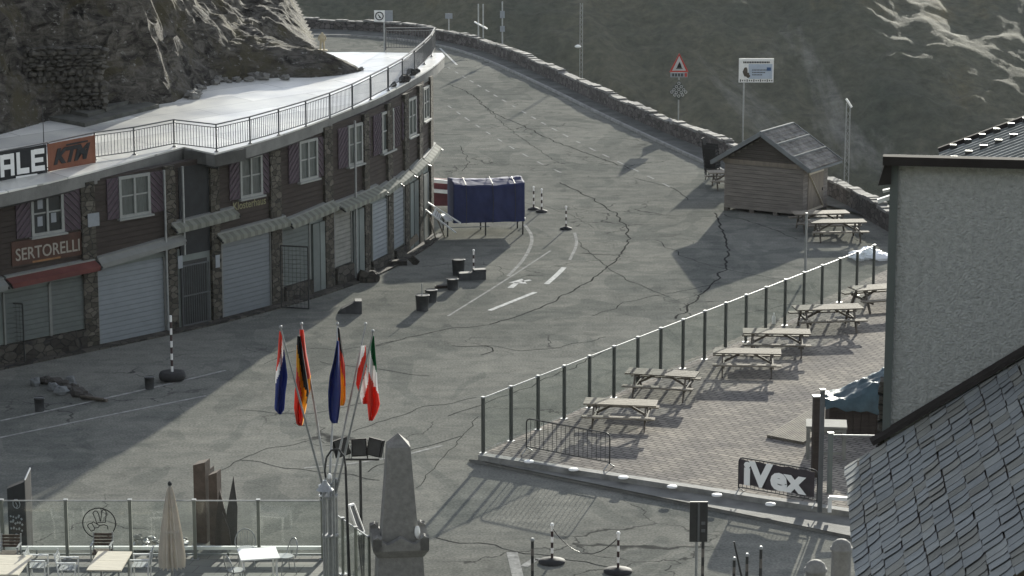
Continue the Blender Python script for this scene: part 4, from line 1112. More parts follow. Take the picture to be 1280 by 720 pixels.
q.build('boarding', M['hut'], hut); gq.build('gable_boards', mat('gable_wood', (.085, .075, .066), .9, .3, 1.5, .2, 14, stretch=(1, 1, 8)), hut)
q = MB(); q.box((HW / 2, -.02, EH - .12), (HW + .1, .06, .2)); q.build('header_beam', M['hutdoor'], hut)
q = MB()
for x in (.1, HW * .35, HW * .65, HW - .1):
    for y in (.12, HD - .12): q = MB(); q.box((x, y, FLR / 2), (.22, .2, FLR)); q.build('footing', M['woodleg'], hut)
# door on the right side
q = MB(); q.box((HW + .022, HD / 2, 1.12), (.03, 1.7, 1.85)); dr = q.build('door', M['hutdoor'], hut)
q = MB(); q.bar((HW + .045, HD / 2 - .8, 1.95), (HW + .045, HD / 2 + .8, .3), .02, .12, up=(1, 0, 0)); q.bar((HW + .046, HD / 2 - .82, 2.0), (HW + .046, HD / 2 + .82, 2.0), .02, .1); q.bar((HW + .046, HD / 2 - .82, .27), (HW + .046, HD / 2 + .82, .27), .02, .1); q.build('door_brace', M['woodlt'], dr)
q = MB(); q.box((HW + .05, HD / 2 + .7, 1.1), (.05, .04, .14)); q.build('handle', M['dark'], dr)
# roof of shingle boards
ov = .42; ovx = .48
def roofpt(side, t, y, up=0.):   # t 0 ridge .. 1 eave
    half = HW / 2 + ovx; slope = (PK - EH) / (HW / 2)
    x = HW / 2 + side * half * t; z = PK - slope * half * t + .05 + up
    return Vector((x, y, z))
rfb = MB()
for sd_ in (-1, 1):
    rfb.hexa([roofpt(sd_, 0, -ov), roofpt(sd_, 1, -ov), roofpt(sd_, 1, HD + ov), roofpt(sd_, 0, HD + ov), roofpt(sd_, 0, -ov, .06), roofpt(sd_, 1, -ov, .06), roofpt(sd_, 1, HD + ov, .06), roofpt(sd_, 0, HD + ov, .06)])
roof = rfb.build('roof', M['woodleg'], hut)
shg = MB(); rows = 11
for sd_ in (-1, 1):
    for r_ in range(rows):
        y = -ov + .01
        t0, t1 = r_ / rows, (r_ + 1.12) / rows; lift = .02
        while y < HD + ov - .03:
            w_ = min(rr.uniform(.2, .42), HD + ov - .01 - y); l = rr.uniform(0, .012)
            shg.hexa([roofpt(sd_, t0, y, .062), roofpt(sd_, t1, y, .085 + l), roofpt(sd_, t1, y + w_ - .012, .085 + l), roofpt(sd_, t0, y + w_ - .012, .062), roofpt(sd_, t0, y, .09), roofpt(sd_, t1, y, .125 + l), roofpt(sd_, t1, y + w_ - .012, .125 + l), roofpt(sd_, t0, y + w_ - .012, .09)]); y += w_
shg.build('shingles', mat('grey_shingle', (.20, .192, .18), .9, .5, 2.2, .3, 14, spec=.0), roof)
q = MB()
for sd_ in (-1, 1):
    for y in (-ov - .03, HD + ov + .03): q.bar(roofpt(sd_, 0, y, .05), roofpt(sd_, 1.01, y, .05), .05, .2)
    q.bar(roofpt(sd_, 1.02, -ov, .03), roofpt(sd_, 1.02, HD + ov, .03), .05, .1)
    for tt in (.34, .68): q.bar(roofpt(sd_, tt, -ov, .15), roofpt(sd_, tt, HD + ov, .15), .06, .07)
q.bar(roofpt(1, 0, -ov, .13), roofpt(1, 0, HD + ov, .13), .12, .07); q.build('roof_trim', M['slate'], roof)

# stack of dark chairs beside the far end of the kiosk
def stack_chair(i, base, rz):
    zz = i * .14
    t = thing('stacking_chair', 'x', 'chair', (base.x + i * .015, base.y, .0 + zz), rz, 'dark chairs stacked by the kiosk')
    q = MB(); q.box((0, 0, .43), (.5, .5, .10)); q.build('seat', M['black'], t)
    q = MB(); q.add([], []); q.hexa([(-.24, .24, .5), (.24, .24, .5), (.24, .28, .5), (-.24, .28, .5), (-.24, .36, .98), (.24, .36, .98), (.24, .40, .98), (-.24, .40, .98)]); q.build('backrest', M['black'], t)
    for sx in (-1, 1):
        for sy in (-1, 1):
            q = MB(); q.bar((sx * .22, sy * .22, .43), (sx * .27, sy * .27, 0.005), .03); q.build('leg', M['dark'], t)
        q = MB(); q.bar((sx * .27, -.25, .63), (sx * .27, .29, .66), .05, .11); q.bar((sx * .27, -.24, .66), (sx * .25, -.2, .45), .03); q.build('armrest', M['black'], t)
    return t
cb = G(889, 233)
labs = ['lowest dark chair of the stack left of the kiosk, its legs on the asphalt', 'second dark chair up in the stack left of the kiosk', 'third dark chair up in the stack left of the kiosk', 'fourth dark chair up in the stack left of the kiosk',
        'fifth dark chair up in the stack left of the kiosk', 'dark chair second from the top of the stack left of the kiosk', 'topmost dark chair of the stack left of the kiosk']
c0_ = stack_chair(0, cb + Vector((.25, 2.1, 0)), R(70)); c0_['label'] = labs[0]; c0_.scale = (1.15, 1.15, 1.12)
for i in range(1, 7):
    o = copy_tree(c0_); o.location.z = i * .15 * 1.12; o.location.x += i * -.02; o.rotation_euler.z += R((i * 37) % 9 - 4); o['label'] = labs[i]

# ------------------------------------------------------------------ signs and poles along the parapet
def pole_sign(name, label, u, vb, Y, ztopv, cat='sign'):
    p = A(u, vb, Y); zt = A(u, ztopv, Y).z
    t = thing(name, label, cat, (p.x, p.y, 0)); return t, p, zt
WY = 143.5
def wall_y(u):
    best = None
    for a, c in zip(wq, wq[1:]):
        m_ = (u - 640) / F / CP
        m_ = ray(u, 120)[0] / ray(u, 120)[1]
        fa_ = a.x - m_ * a.y; fb_ = c.x - m_ * c.y
        if fa_ * fb_ <= 0: return (a + (c - a) * (fa_ / (fa_ - fb_))).y
    return 140
# warning triangle
Yt = wall_y(848) + 5.; p = A(848, 140, Yt)
zb, zt = A(848, 96, Yt).z, A(848, 66, Yt).z
t = thing('warning_sign', 'red bordered warning triangle above a diamond board on one post behind the parapet', 'road sign', (p.x, p.y, -4.2))
q = MB(); q.tube((0, 0, 0), (0, 0, zt + 4.15), .04); q.build('post', M['metal'], t)
ht = zt - zb - .28; zc = zb + .28 + 4.2
def tri(r, y, m, nm, par=None):
    q = MB(); q.slab([(-r * .9, y, zc - ht / 2 - r * .0 + (1 - r / .62) * .3), (r * .9, y, zc - ht / 2 + (1 - r / .62) * .3), (0, y, zc + ht / 2 - (1 - r / .62) * .6)], (0, .02, 0)); return q.build(nm, m, par or t)
zc = (zb + .28 + zt) / 2 + 4.2
tri(.62, -.07, M['redpaint'], 'warning_triangle'); tri(.44, -.095, M['flagwhite'], 'triangle_field')
q = MB(); q.slab([(-.14, -.12, zc - ht * .28), (.16, -.12, zc - ht * .28), (.1, -.12, zc - ht * .1), (.02, -.12, zc + ht * .05), (-.05, -.12, zc - ht * .08)], (0, .012, 0)); q.bar((-.18, -.115, zc - ht * .31), (.2, -.115, zc - ht * .31), .012, .04); q.build('symbol', M['black'], t)
z2 = zb + 4.2; q = MB(); q.box((0, -.07, z2 + .12), (1.0, .02, .28)); pl = q.build('supplementary_plate', M['boardgrey'], t)
q = MB(); 
for k in range(4): q.box((-.34 + k * .17, -.086, z2 + .12), (.1, .01, .17))
q.build('plate_symbols', M['dark'], pl); q = MB(); q.box((.4, -.086, z2 + .12), (.13, .01, .22)); q.build('plate_mark', M['redpaint'], pl)
zd = A(846, 112, Yt).z + 4.2; q = MB(); q.slab([(-.5, -.08, zd - .1), (0, -.08, zd - .6), (.5, -.08, zd - .1), (0, -.08, zd + .6)], (0, .02, 0)); db = q.build('diamond_board', mat('board_green_grey', (.09, .1, .09), .7), t)
q = MB(); r2 = random.Random(8)
for (x, z) in [(0, .38), (-.14, .18), (.14, .18), (-.28, .0), (0, .02), (.28, 0), (-.4, -.13), (-.14, -.16), (.14, -.16), (.4, -.13), (-.22, -.3), (.22, -.3), (0, -.36)]:
    q.path([(x + .075 * math.cos(a * .9), -.088, zd + z + .075 * math.sin(a * .9)) for a in range(7)], .018, 4, closed=True)
q.build('board_rings', M['flagwhite'], db)
# information board
Yb = wall_y(928) + 7.; p = A(929, 150, Yb); t = thing('information_board', 'white information board with small pictures on a thin post behind the kiosk', 'sign', (p.x, p.y, -5.6))
z1, z0 = A(945, 73, Yb).z + 5.6, A(945, 103, Yb).z + 5.6; x0 = A(923.5, 90, Yb).x - p.x; x1 = A(967, 90, Yb).x - p.x; cx = (x0 + x1) / 2; bw = x1 - x0; bh = z1 - z0
q = MB(); q.tube((0, .05, 0), (0, .05, z1), .045); q.build('post', M['metal'], t)
q = MB(); q.box((cx, 0, (z0 + z1) / 2), (bw, .05, bh)); bd = q.build('board', M['white'], t)
q = MB(); q.box((cx + bw * .12, -.03, z0 + bh * .46), (bw * .68, .012, bh * .62)); q.build('board_field', mat('board_pale_blue', (.42, .48, .56), .6, .06), bd)
q = MB()
for k in range(16): q.box((cx - bw * .36 + bw * .72 * k / 15, -.032, z0 + bh * .84), (bw * .034, .014, bh * .075))
for r_ in range(3):
    for k in range(11 - r_ * 2): q.box((cx - bw * .1 + bw * .42 * k / 10, -.04, z0 + bh * (.52 - .1 * r_)), (bw * .03, .01, bh * .04))
for k in range(15):
    q.box((cx - bw * .45 + bw * .9 * k / 14, -.032, z0 + bh * .08), (bw * .03, .014, bh * (.06 if k % 3 else .1)))
q.build('board_print', M['dark'], bd)
q = MB(); q.box((cx + bw * .36, -.045, z0 + bh * .56), (bw * .12, .012, bh * .14)); q.build('blue_flag_mark', M['skyblue'], bd)
q = MB(); q.blob((cx - bw * .31, -.036, z0 + bh * .45), (bw * .07, .012, bh * .2), 4, .5); q.blob((cx - bw * .24, -.036, z0 + bh * .3), (bw * .06, .012, bh * .1), 9, .5); q.build('picture', mat('board_brown_print', (.09, .075, .06), .7), bd)
# lattice mast with an optional white head
def mast(name, label, u, Y, vt, w, head, base=-.8):
    p = A(u, 150, Y); zt = A(u, vt, Y).z - base; t = thing(name, label, 'pole', (p.x, p.y, base)); q = MB()
    c4 = [(-w, -w), (w, -w), (w, w), (-w, w)]
    for a_, b_ in c4: q.tube((a_, b_, 0), (a_ * .7, b_ * .7, zt), .015, n=5)
    n = int(zt / (w * 2.6)); 
    for k in range(n):
        z0_ = zt * k / n; z1_ = zt * (k + 1) / n; s0_ = 1 - .3 * k / n
        for i in range(4):
            a_, b_ = c4[i], c4[(i + 1) % 4]
            if k % 2: a_, b_ = b_, a_
            q.tube((a_[0] * s0_, a_[1] * s0_, z0_), (b_[0] * s0_, b_[1] * s0_, z1_), .007, n=4)
    q.build('lattice', M['metal'], t)
    if head:
        q = MB(); q.bar((-.12, 0, zt + .22), (.16, -.05, zt - .2), .16, .09); q.build('mast_head', M['white'], t)
    return t, zt
mast('lattice_mast', 'thin lattice mast with a bright slanted head rising behind the kiosk', 1060, wall_y(1056) + 6., 129, .13, True, -5.)
t, zt = mast('lattice_mast', 'lattice mast with a small white lamp behind the parapet where the road curves away', 726, wall_y(726) + 9., 4, .12, False, -6.8)
q = MB(); zl = A(722, 58, wall_y(726) + 9.).z + 6.8; q.lathe([(.05, -.1), (.2, -.05), (.22, .02), (.1, .1), (.03, .12)], (-.22, -.05, zl), 10); q.build('lamp', M['white'], t)
# slim posts and plates at the far bend
Yp = wall_y(600) + 1
p = A(604, 30, Yp); t = thing('barrier_post', 'slim post with a raised dark and white arm at the far bend of the road', 'post', (p.x, p.y, -.5)); zz = A(604, 5, Yp).z + .5
for x_ in (0, -.35): q = MB(); q.tube((x_, -x_ * .3, 0), (x_, -x_ * .3, zz), .05); q.build('post', M['metal'], t)
q = MB(); q.bar((-.65, -.1, A(597, 27, Yp).z + .5), (.3, -.1, A(610, 36, Yp).z + .5), .1, .1); q.build('arm', M['white'], t)
p = A(628, 40, wall_y(628) + .6); t = thing('marker_post', 'thin pale marker post with a small plate standing behind the parapet at the far bend', 'post', (p.x, p.y, -.6)); zz = A(628, 2, p.y).z + .6
q = MB(); q.tube((0, 0, 0), (0, 0, zz), .05); q.build('post', M['metal'], t); zpl = A(628, 36, p.y).z + .6
for z_, h_ in ((zpl, .4), (A(628, 18, p.y).z + .6, .5)): q = MB(); q.box((0, -.06, z_), (.34, .03, h_)); q.build('plate', M['boardgrey'], t)
Ys = 176.; p = A(480, 20, Ys); t = thing('traffic_sign', 'square white traffic sign with a round dark symbol above the far road bend', 'road sign', (p.x, p.y, 0))
k = Ys / F / CP; z0 = A(480, 27, Ys).z; z1 = A(480, 13, Ys).z
q = MB(); q.tube((0, .06, 0), (0, .06, z1), .05); q.build('post', M['metal'], t); q = MB(); q.box((-.32, 0, (z0 + z1) / 2), (.72, .03, z1 - z0)); q.build('plate', M['white'], t)
q = MB(); q.path([(-.32 + .27 * math.cos(a * .5236), -.025, (z0 + z1) / 2 + .27 * math.sin(a * .5236)) for a in range(12)], .04, 4, closed=True); q.bar((-.42, -.025, (z0 + z1) / 2 + .1), (-.22, -.025, (z0 + z1) / 2 - .12), .02, .06); q.bar((-.2, -.025, (z0 + z1) / 2 - .12), (-.36, -.025, (z0 + z1) / 2 - .08), .02, .06); q.build('symbol', M['dark'], t)
q = MB(); q.box((.33, 0, (z0 + z1) / 2), (.55, .03, z1 - z0)); q.build('side_plate', M['boardgrey'], t)
p = A(561, 20, 190.); t = thing('road_plate', 'small pale plate on a post beyond the road at the far bend', 'sign', (p.x, p.y, -3)); zz = p.z + 3
q = MB(); q.tube((0, .05, 0), (0, .05, zz + .2), .05); q.build('post', M['metal'], t); q = MB(); q.box((0, 0, zz), (.55, .03, .4)); q.build('plate', M['boardgrey'], t)

# ------------------------------------------------------------------ crowd barriers
def barrier(label, fa_, fb_, z, h=1.08, grp='crowd barriers'):
    c = (fa_ + fb_) / 2; d = fb_ - fa_; L_ = d.length; t = thing('crowd_barrier', label, 'barrier', (c.x, c.y, z), math.atan2(d.y, d.x), grp)
    x = L_ / 2; q = MB(); q.path([(-x, 0, .16), (-x, 0, h - .12), (-x + .03, 0, h - .04), (-x + .12, 0, h), (x - .12, 0, h), (x - .03, 0, h - .04), (x, 0, h - .12), (x, 0, .16)], .021, 8); q.tube((-x, 0, .2), (x, 0, .2), .018); q.build('frame', M['dark'], t)
    q = MB(); n = 19
    for k in range(1, n): q.tube((-x + L_ * k / n, 0, .2), (-x + L_ * k / n, 0, h), .0085, n=5, caps=False)
    q.build('bars', M['dark'], t)
    for sx in (-1, 1):
        q = MB(); q.path([(sx * (x - .03), -.28, .015), (sx * (x - .03), -.2, .05), (sx * (x - .03), 0, .17), (sx * (x - .03), .2, .05), (sx * (x - .03), .28, .015)], .017, 6); q.build('foot', M['metal'], t)
    return t, L_
b1, _ = barrier('bare metal crowd barrier standing on the near edge of the brick patio', G(658, 566, PZ), G(762, 586, PZ), PZ)
b2, L2 = barrier('metal crowd barrier carrying a dark advertising banner beside the slate roof', G(923, 617, PZ), G(1021, 634, PZ), PZ)
bt = thing('banner', 'dark banner with large white letters hung over the crowd barrier', 'banner', tuple(b2.location), b2.rotation_euler.z)
q = MB(); N_ = 18
for i in range(N_):
    f = lambda k: (-L2 / 2 + .04 + (L2 - .12) * k / N_, -.035 - .02 * math.sin(k * .9), 1.04 + .015 * math.sin(k * 1.7), .3 + .03 * math.sin(k * .7))
    x0, y0, zt0, zb0 = f(i); x1, y1, zt1, zb1 = f(i + 1)
    q.hexa([(x0, y0 - .006, zb0), (x1, y1 - .006, zb1), (x1, y1, zb1), (x0, y0, zb0), (x0, y0 - .006, zt0), (x1, y1 - .006, zt1), (x1, y1, zt1), (x0, y0, zt0)])
q.build('cloth', M['bannergrey'], bt)
tx = text_mesh('iVex', 1., .045, .0, .004); xs_ = [p.x for p in tx.v]; ys_ = [p.y for p in tx.v]; kx = L2 * .80 / (max(xs_) - min(xs_)); ky = .74 / (max(ys_) - min(ys_))
tx.v = [Vector(((p.x - (max(xs_) + min(xs_)) / 2) * kx - .05, (p.y - (max(ys_) + min(ys_)) / 2) * ky, p.z)) for p in tx.v]
place(tx, (0, -.075, .68), (1, 0, 0), (0, 0, 1)); tx.build('lettering', mat('bright_white_print', (.88, .88, .87), .6, .03), bt)
# floor sockets along the patio edge
sp0 = None
spx = [(661, 577.5), (717, 587.5), (779, 597.5), (840, 609), (896, 619.5), (963, 631)]
for i, (u, v) in enumerate(spx):
    p = G(u, v, PZ + .012); q = MB(); q.lathe([(.15, .002), (.15, .035), (.09, .05), (.05, .055)], n=12)
    if sp0 is None: sp0 = q.build('floor_socket', M['white'], None, loc=(0, 0, 0)); o = sp0
    else: o = sp0.copy(); COL.objects.link(o)
    o.location = (p.x, p.y, PZ + .012); tag(o, ('white floor socket in the patio edge, %s' % ['below the left foot of the bare barrier', 'below the middle of the bare barrier', 'just right of the bare barrier', 'halfway between the two crowd barriers', 'left of the bannered barrier', 'below the banner with white letters'][i]), 'floor socket', 'white sockets along the patio edge')

# ------------------------------------------------------------------ delineators, tyre post, buckets, stones
def striped(mb, x, y, z0, h, r, n=5):
    for k in range(n): mb.tube((x, y, z0 + h * k / n), (x, y, z0 + h * (k + 1) / n), r, n=8, mi=k % 2)
RW = [mat('delineator_dark', (.05, .03, .03), .6), M['flagwhite']]
def delineator(label, u, v, h, base=.28, grp='striped marker posts', topcap=True):
    p = G(u, v); t = thing('marker_post', label, 'marker post', tuple(p), 0, grp)
    q = MB(); striped(q, 0, 0, .1, h - .1, .034, 6); q.build('post', RW, t)
    q = MB(); q.lathe([(base, .004), (base, .05), (base * .55, .1), (.06, .13)], n=14); q.build('base', M['rubber'], t)
    q = MB(); q.lathe([(.05, h), (.05, h + .05), (.03, h + .07)], n=8); q.build('cap', M['white'], t)
    return t
delineator('striped marker post behind the blue covered stall, the farthest of three', 667, 262, 1.05)
delineator('striped marker post right of the blue covered stall, the middle one of three', 677, 265, 1.05)
delineator('striped marker post standing alone on the road right of the blue covered stall', 707.5, 286.5, 1.0)
delineator('thin striped post beside the dark buckets on the sunlit road', 592, 345, 1.05, .22)
delineator('striped chain post on a heavy base at the lower edge, left of the lone one', 690, 703, 1.02, .36)
delineator('striped chain post on a heavy base standing alone near the traffic sign back', 772.5, 715, 1.04, .38)
# chain between the two
a = G(690, 703); c = G(772.5, 715); q = MB(); pts = []
for k in range(15):
    f = k / 14; p = a.lerp(c, f); pts.append((p.x, p.y, .95 - .72 * 4 * f * (1 - f) * .8))
q.path(pts, .012, 5); o = q.build('chain', M['dark'], None, loc=tuple((a + c) / 2)); tag(o, 'slack chain hanging between two striped posts', 'chain')
# small posts on the lower edge
for (u, v, h, lab) in ((665.5, 722, 1.0, 'thin dark post beside worn paint marks, left of the striped chain posts'), (878, 728, 1.15, 'thin striped post right beside the back of the traffic sign'), (917, 742, .9, 'short dark capped post, leftmost of three at the bottom edge'), (933, 742, 1.0, 'short dark capped post, middle of three at the bottom edge'), (950, 745, 1.25, 'short dark capped post, tallest and rightmost of three at the bottom edge')):
    p = G(u, v); t = thing('bollard', lab, 'bollard', tuple(p), 0, 'thin posts at the lower edge of the road'); q = MB(); striped(q, 0, 0, .0, h, .04, 5); q.build('post', [M['dark'], mat('bollard_grey', (.12, .11, .1), .7)], t); q = MB(); q.lathe([(.05, h), (.055, h + .05), (.03, h + .08)], n=8); q.build('cap', M['metal'], t)
p = G(930, 735); q = MB(); q.tube((0, 0, 0), (-.28, 0, 1.25), .03, .022); o = q.build('leaning_pole', M['dark'], None, at=tuple(p)); tag(o, 'thin dark pole leaning left among the short capped posts', 'pole')
# post planted in a tyre
p = G(215.5, 475); t = thing('tyre_post', 'striped post planted in an old tyre in the shaded part of the square', 'marker post', tuple(p))
q = MB(); q.lathe([(.2, .004), (.42, .03), (.46, .12), (.46, .2), (.42, .29), (.3, .30)], n=20); q.build('tyre', M['rubber'], t); q = MB(); q.lathe([(.295, .2), (.295, .272), (.05, .275)], n=18); q.build('concrete_fill', M['pale'], t)
q = MB(); striped(q, 0, 0, .27, 2.0, .042, 9); q.build('post', [M['white'], RW[0]], t)
# buckets
def bucket(label, u, v, r, h, post=False):
    p = G(u, v); t = thing('bucket', label, 'bucket', tuple(p), 0, 'dark buckets along the shops'); q = MB(); q.lathe([(r * .86, .004), (r, h), (r * 1.04, h), (r * 1.04, h - .02)], n=14); q.build('pail', M['bucket'], t)
    q = MB(); q.lathe([(r * .94, h - .09), (r * .94, h - .05), (.02, h - .04)], n=14); q.build('filling', M['pale'], t)
    q = MB(); q.path([(r * 1.02 * math.cos(a * .3927), -.02 - .6 * r * math.sin(a * .3927), h - .02 + .05 * math.sin(a * .3927)) for a in range(9)], .012, 5); q.build('handle', M['metal'], t)
    if post: q = MB(); q.tube((.0, 0, h * .4), (-.02, 0, h + .45), .02); q.build('stub_post', M['metal'], t)
bucket('dark bucket with a stub post in it on the sunlit road', 528, 388, .27, .62, True)
bucket('smaller dark bucket standing right behind the bucket with the stub post', 539, 377.5, .24, .5)
bucket('dark bucket with a plank against it, nearest the thin striped post', 566, 362, .24, .45)
bucket('tall dark bucket behind the others, left of the thin striped post', 573, 344, .27, .68)
bucket('dark bucket alone in the shade left of the post in the tyre', 187, 486, .17, .42)
bucket('dark bucket alone in the shade at the far left below the rubble heap', 49.5, 514, .17, .46)
q = MB(); q.bar((-.55, -.1, .06), (.1, .05, .06), .16, .1); q.bar((-.5, .15, .05), (.05, .25, .05), .12, .08); o = q.build('plank', M['wooddk'], None, at=tuple(G(561, 360))); tag(o, 'short dark planks lying against a bucket on the road', 'plank')
q = MB(); q.box((0, 0, .15), (1.1, .4, .29), R(10)); q.box((.3, .06, .36), (.5, .36, .12), R(14)); o = q.build('concrete_block', M['bucket'], None, at=tuple(G(590, 349))); tag(o, 'low dark concrete block at the foot of the tall bucket', 'block')
# wooden block heap in the sun near the shops
p = G(437, 391); q = MB(); q.hexa([(-.45, -.2, .004), (.45, -.2, .004), (.45, .25, .004), (-.45, .25, .004), (-.3, -.2, .18), (.3, -.2, .5), (.3, .25, .5), (-.3, .25, .18)]); q.box((.34, 0, .26), (.26, .5, .5), R(5)); o = q.build('wedge_block', M['bucket'], None, at=tuple(p)); tag(o, 'dark wedge shaped block on the road where the building shadow ends', 'block')
p = G(507, 331); q = MB(); q.box((-.35, 0, .1), (.8, .4, .2), R(8)); q.bar((.22, .1, .3), (.5, 0, .03), .1, .3); o = q.build('bench_block', M['darkrubble'], None, at=tuple(p)); tag(o, 'low stone block with a pale edged slab leaning on it by the shop steps', 'block')
p = G(460, 352); q = MB(); q.blob((0, 0, .18), (.5, .35, .3), 3, .4); o = q.build('boulder', M['darkrubble'], None, at=tuple(p)); tag(o, 'grey boulder against the foot of the shop wall', 'boulder')
# heap of stones in the shade
r = random.Random(21); st0 = None
HP = [(45, 482), (58, 480), (70, 482), (66, 488), (80, 485), (84, 491), (76, 493), (92, 489), (95, 496), (88, 482), (101, 494), (107, 499)]
lb = ['leftmost stone', 'second stone from the left', 'third stone from the left', 'flat stone at the front left', 'stone at the back middle', 'big stone in the middle', 'lowest stone at the front', 'stone right of the big one', 'front right stone', 'highest stone at the back', 'stone near the right end', 'rightmost stone beside the planks']
for i, (u, v) in enumerate(HP):
    p = G(u, v); q = MB(); q.blob((0, 0, .12), (r.uniform(.17, .27), r.uniform(.16, .24), r.uniform(.13, .2)), i, .5); o = q.build('stone', mat('loose_stone_dark', (.07, .065, .06), .9, .3, 4) if i % 3 else mat('loose_stone_pale', (.16, .17, .175), .9, .3, 4), None, at=tuple(p)); tag(o, lb[i] + ' of the rubble heap in the shaded square', 'stone', 'stones of the rubble heap')
p = G(120, 500); q = MB(); q.bar((-.45, .15, .06), (.42, -.3, .06), .1, .09); q.bar((-.5, .0, .15), (.3, -.4, .14), .1, .06); o = q.build('timber_offcut', M['woodleg'], None, at=tuple(p)); tag(o, 'two timber offcuts lying at the right end of the rubble heap', 'timber')

# ------------------------------------------------------------------ covered stall and its neighbours
def cloth_box(x0, x1, y0, y1, z0, z1, ridge, seed, amp=.05, nx=28, nz=14, sag=.05):
    q = MB(); prof = []
    ym = (y0 + y1) / 2
    path_ = [(y0, z0), (y0, z1), (ym, z1 + ridge), (y1, z1), (y1, z0)]
    pts = []
    for a, c in zip(path_, path_[1:]):
        for k in range(nz): pts.append((a[0] + (c[0] - a[0]) * k / nz, a[1] + (c[1] - a[1]) * k / nz))
    pts.append(path_[-1]); n = len(pts)
    for i in range(nx + 1):
        x = x0 + (x1 - x0) * i / nx
        for (y, z) in pts:
            v = Vector((x * 1.3, y * 1.3 + seed, z * .9)); d = amp * (noise.fractal(v * 1.6, .9, 2., 4) + .5 * noise.noise(Vector((x * 2.2 + .6 * z, seed, z * .25))))
            q.v.append(Vector((x + (.04 * noise.noise(v * 2) if 0 < i < nx else 0), y + (d if abs(y - ym) > .3 else 0) * (1 if y > ym else -1), z - (.5 * d if z > z1 - .05 else 0) - (sag * math.sin(math.pi * i / nx) if z > z0 + .2 else 0))))
    for i in range(nx):
        for k in range(n - 1): q.f.append([i * n + k, i * n + k + 1, (i + 1) * n + k + 1, (i + 1) * n + k]); q.mi.append(0); q.sm.append(True)
    q.f.append([k for k in range(n)]); q.mi.append(0); q.sm.append(False); q.f.append([nx * n + k for k in range(n)][::-1]); q.mi.append(0); q.sm.append(False)
    return q
a = G(557, 296); c = G(657, 293); d = (c - a).normalized(); Lp = (c - a).length
t = thing('market_stall', 'long low stall table covered by a blue tarpaulin beside the end of the curved building', 'stall', tuple(a), math.atan2(d.y, d.x))
q = MB(); q.box((Lp / 2, .8, .72), (Lp, 1.7, .06)); q.build('platform', M['white'], t)
for x in (.1, Lp * .5, Lp - .12):
    for y in (.05, 1.55): q = MB(); q.bar((x, y, .004), (x, y, .69), .06); q.build('leg', M['dark'], t)
q = MB(); q.bar((.1, .05, .4), (Lp * .55, .05, .4), .04); q.build('side_bar', M['metal'], t)
q = cloth_box(.34, Lp - .06, -.12, 1.85, .62, 2.36, .14, 3.3, .06, 40, 20, .07); q.build('tarpaulin', M['tarp'], t)
for x_ in (.9, 2.1, 3.1):
    if x_ < Lp - .2:
        q = MB(); q.path([(x_, -.22, .6), (x_ + .03, -.2, 1.5), (x_, -.17, 2.36), (x_, .85, 2.52), (x_, 1.95, 2.3)], .014, 5); q.build('rope', M['dark'], t)
a2 = G(536, 272); t = thing('market_cart', 'maroon covered cart with pale slats half hidden between the building end and the blue tarpaulin', 'cart', tuple(a2 + Vector((0, 1.2, 0))), R(-6))
q = cloth_box(-.3, 1.45, 0, 1.5, .35, 1.45, .12, 8.1, .04, 14, 8); q.build('cover', M['maroon'], t)
for z, y in ((1.52, -.08), (1.06, -.12)): q = MB(); q.bar((-.25, y, z + .06), (1.45, y, z - .06), .12, .16); q.build('slat', M['white'], t)
for x in (-.1, 1.2): q = MB(); q.lathe([(.2, -.04), (.26, -.03), (.26, .03), (.2, .04)], n=14); q.v = [Vector((p.x + x, p.z - .02, p.y + .268)) for p in q.v]; q.build('wheel', M['rubber'], t)
# white display rack on trestle legs
t = thing('display_rack', 'white tubular rack with a wire panel on crossed wooden trestle legs', 'rack', tuple(G(545, 300)))
Yk = G(545, 300).y
loc = lambda u, v, dy=0.: A(u, v, Yk + dy) - t.location
q = MB(); q.bar(loc(529, 260), loc(570, 291, -.3), .06); q.bar(loc(533, 252, .5), loc(576, 279, .3), .06); q.bar(loc(529, 260), loc(533, 252, .5), .12); q.bar(loc(541, 269, -.1), loc(545, 260, .5), .05); q.build('frame', M['white'], t)
q = MB()
for k in range(7): q.bar(loc(533, 263).lerp(loc(548, 275, -.1), k / 6), loc(538, 255, .5).lerp(loc(551, 266, .4), k / 6), .012)
q.build('wire_panel', M['dark'], t)
q = MB(); q.slab([loc(541, 268, .02), loc(549, 275, -.02), loc(552, 270, .3), loc(545, 262, .4)], (0, .01, .01)); q.build('paper', M['flagwhite'], t)
for (u0, v0, u1, v1, dy) in ((534, 264, 520, 300, 0), (534, 262, 545, 303, .05), (540, 258, 556, 298, .6), (534, 258, 528, 296, .55)):
    q = MB(); e = loc(u1, v1, dy); e.z = .01; q.bar(loc(u0, v0, dy), e, .07, .06); q.build('leg', M['wood'], t)
p = G(514, 318); q = MB(); q.bar((-.5, .1, .03), (.25, .9, .62), .05, .3); o = q.build('leaning_board', M['wood'], None, at=tuple(p)); tag(o, 'weathered board leaning against the last shop of the curved building', 'board')

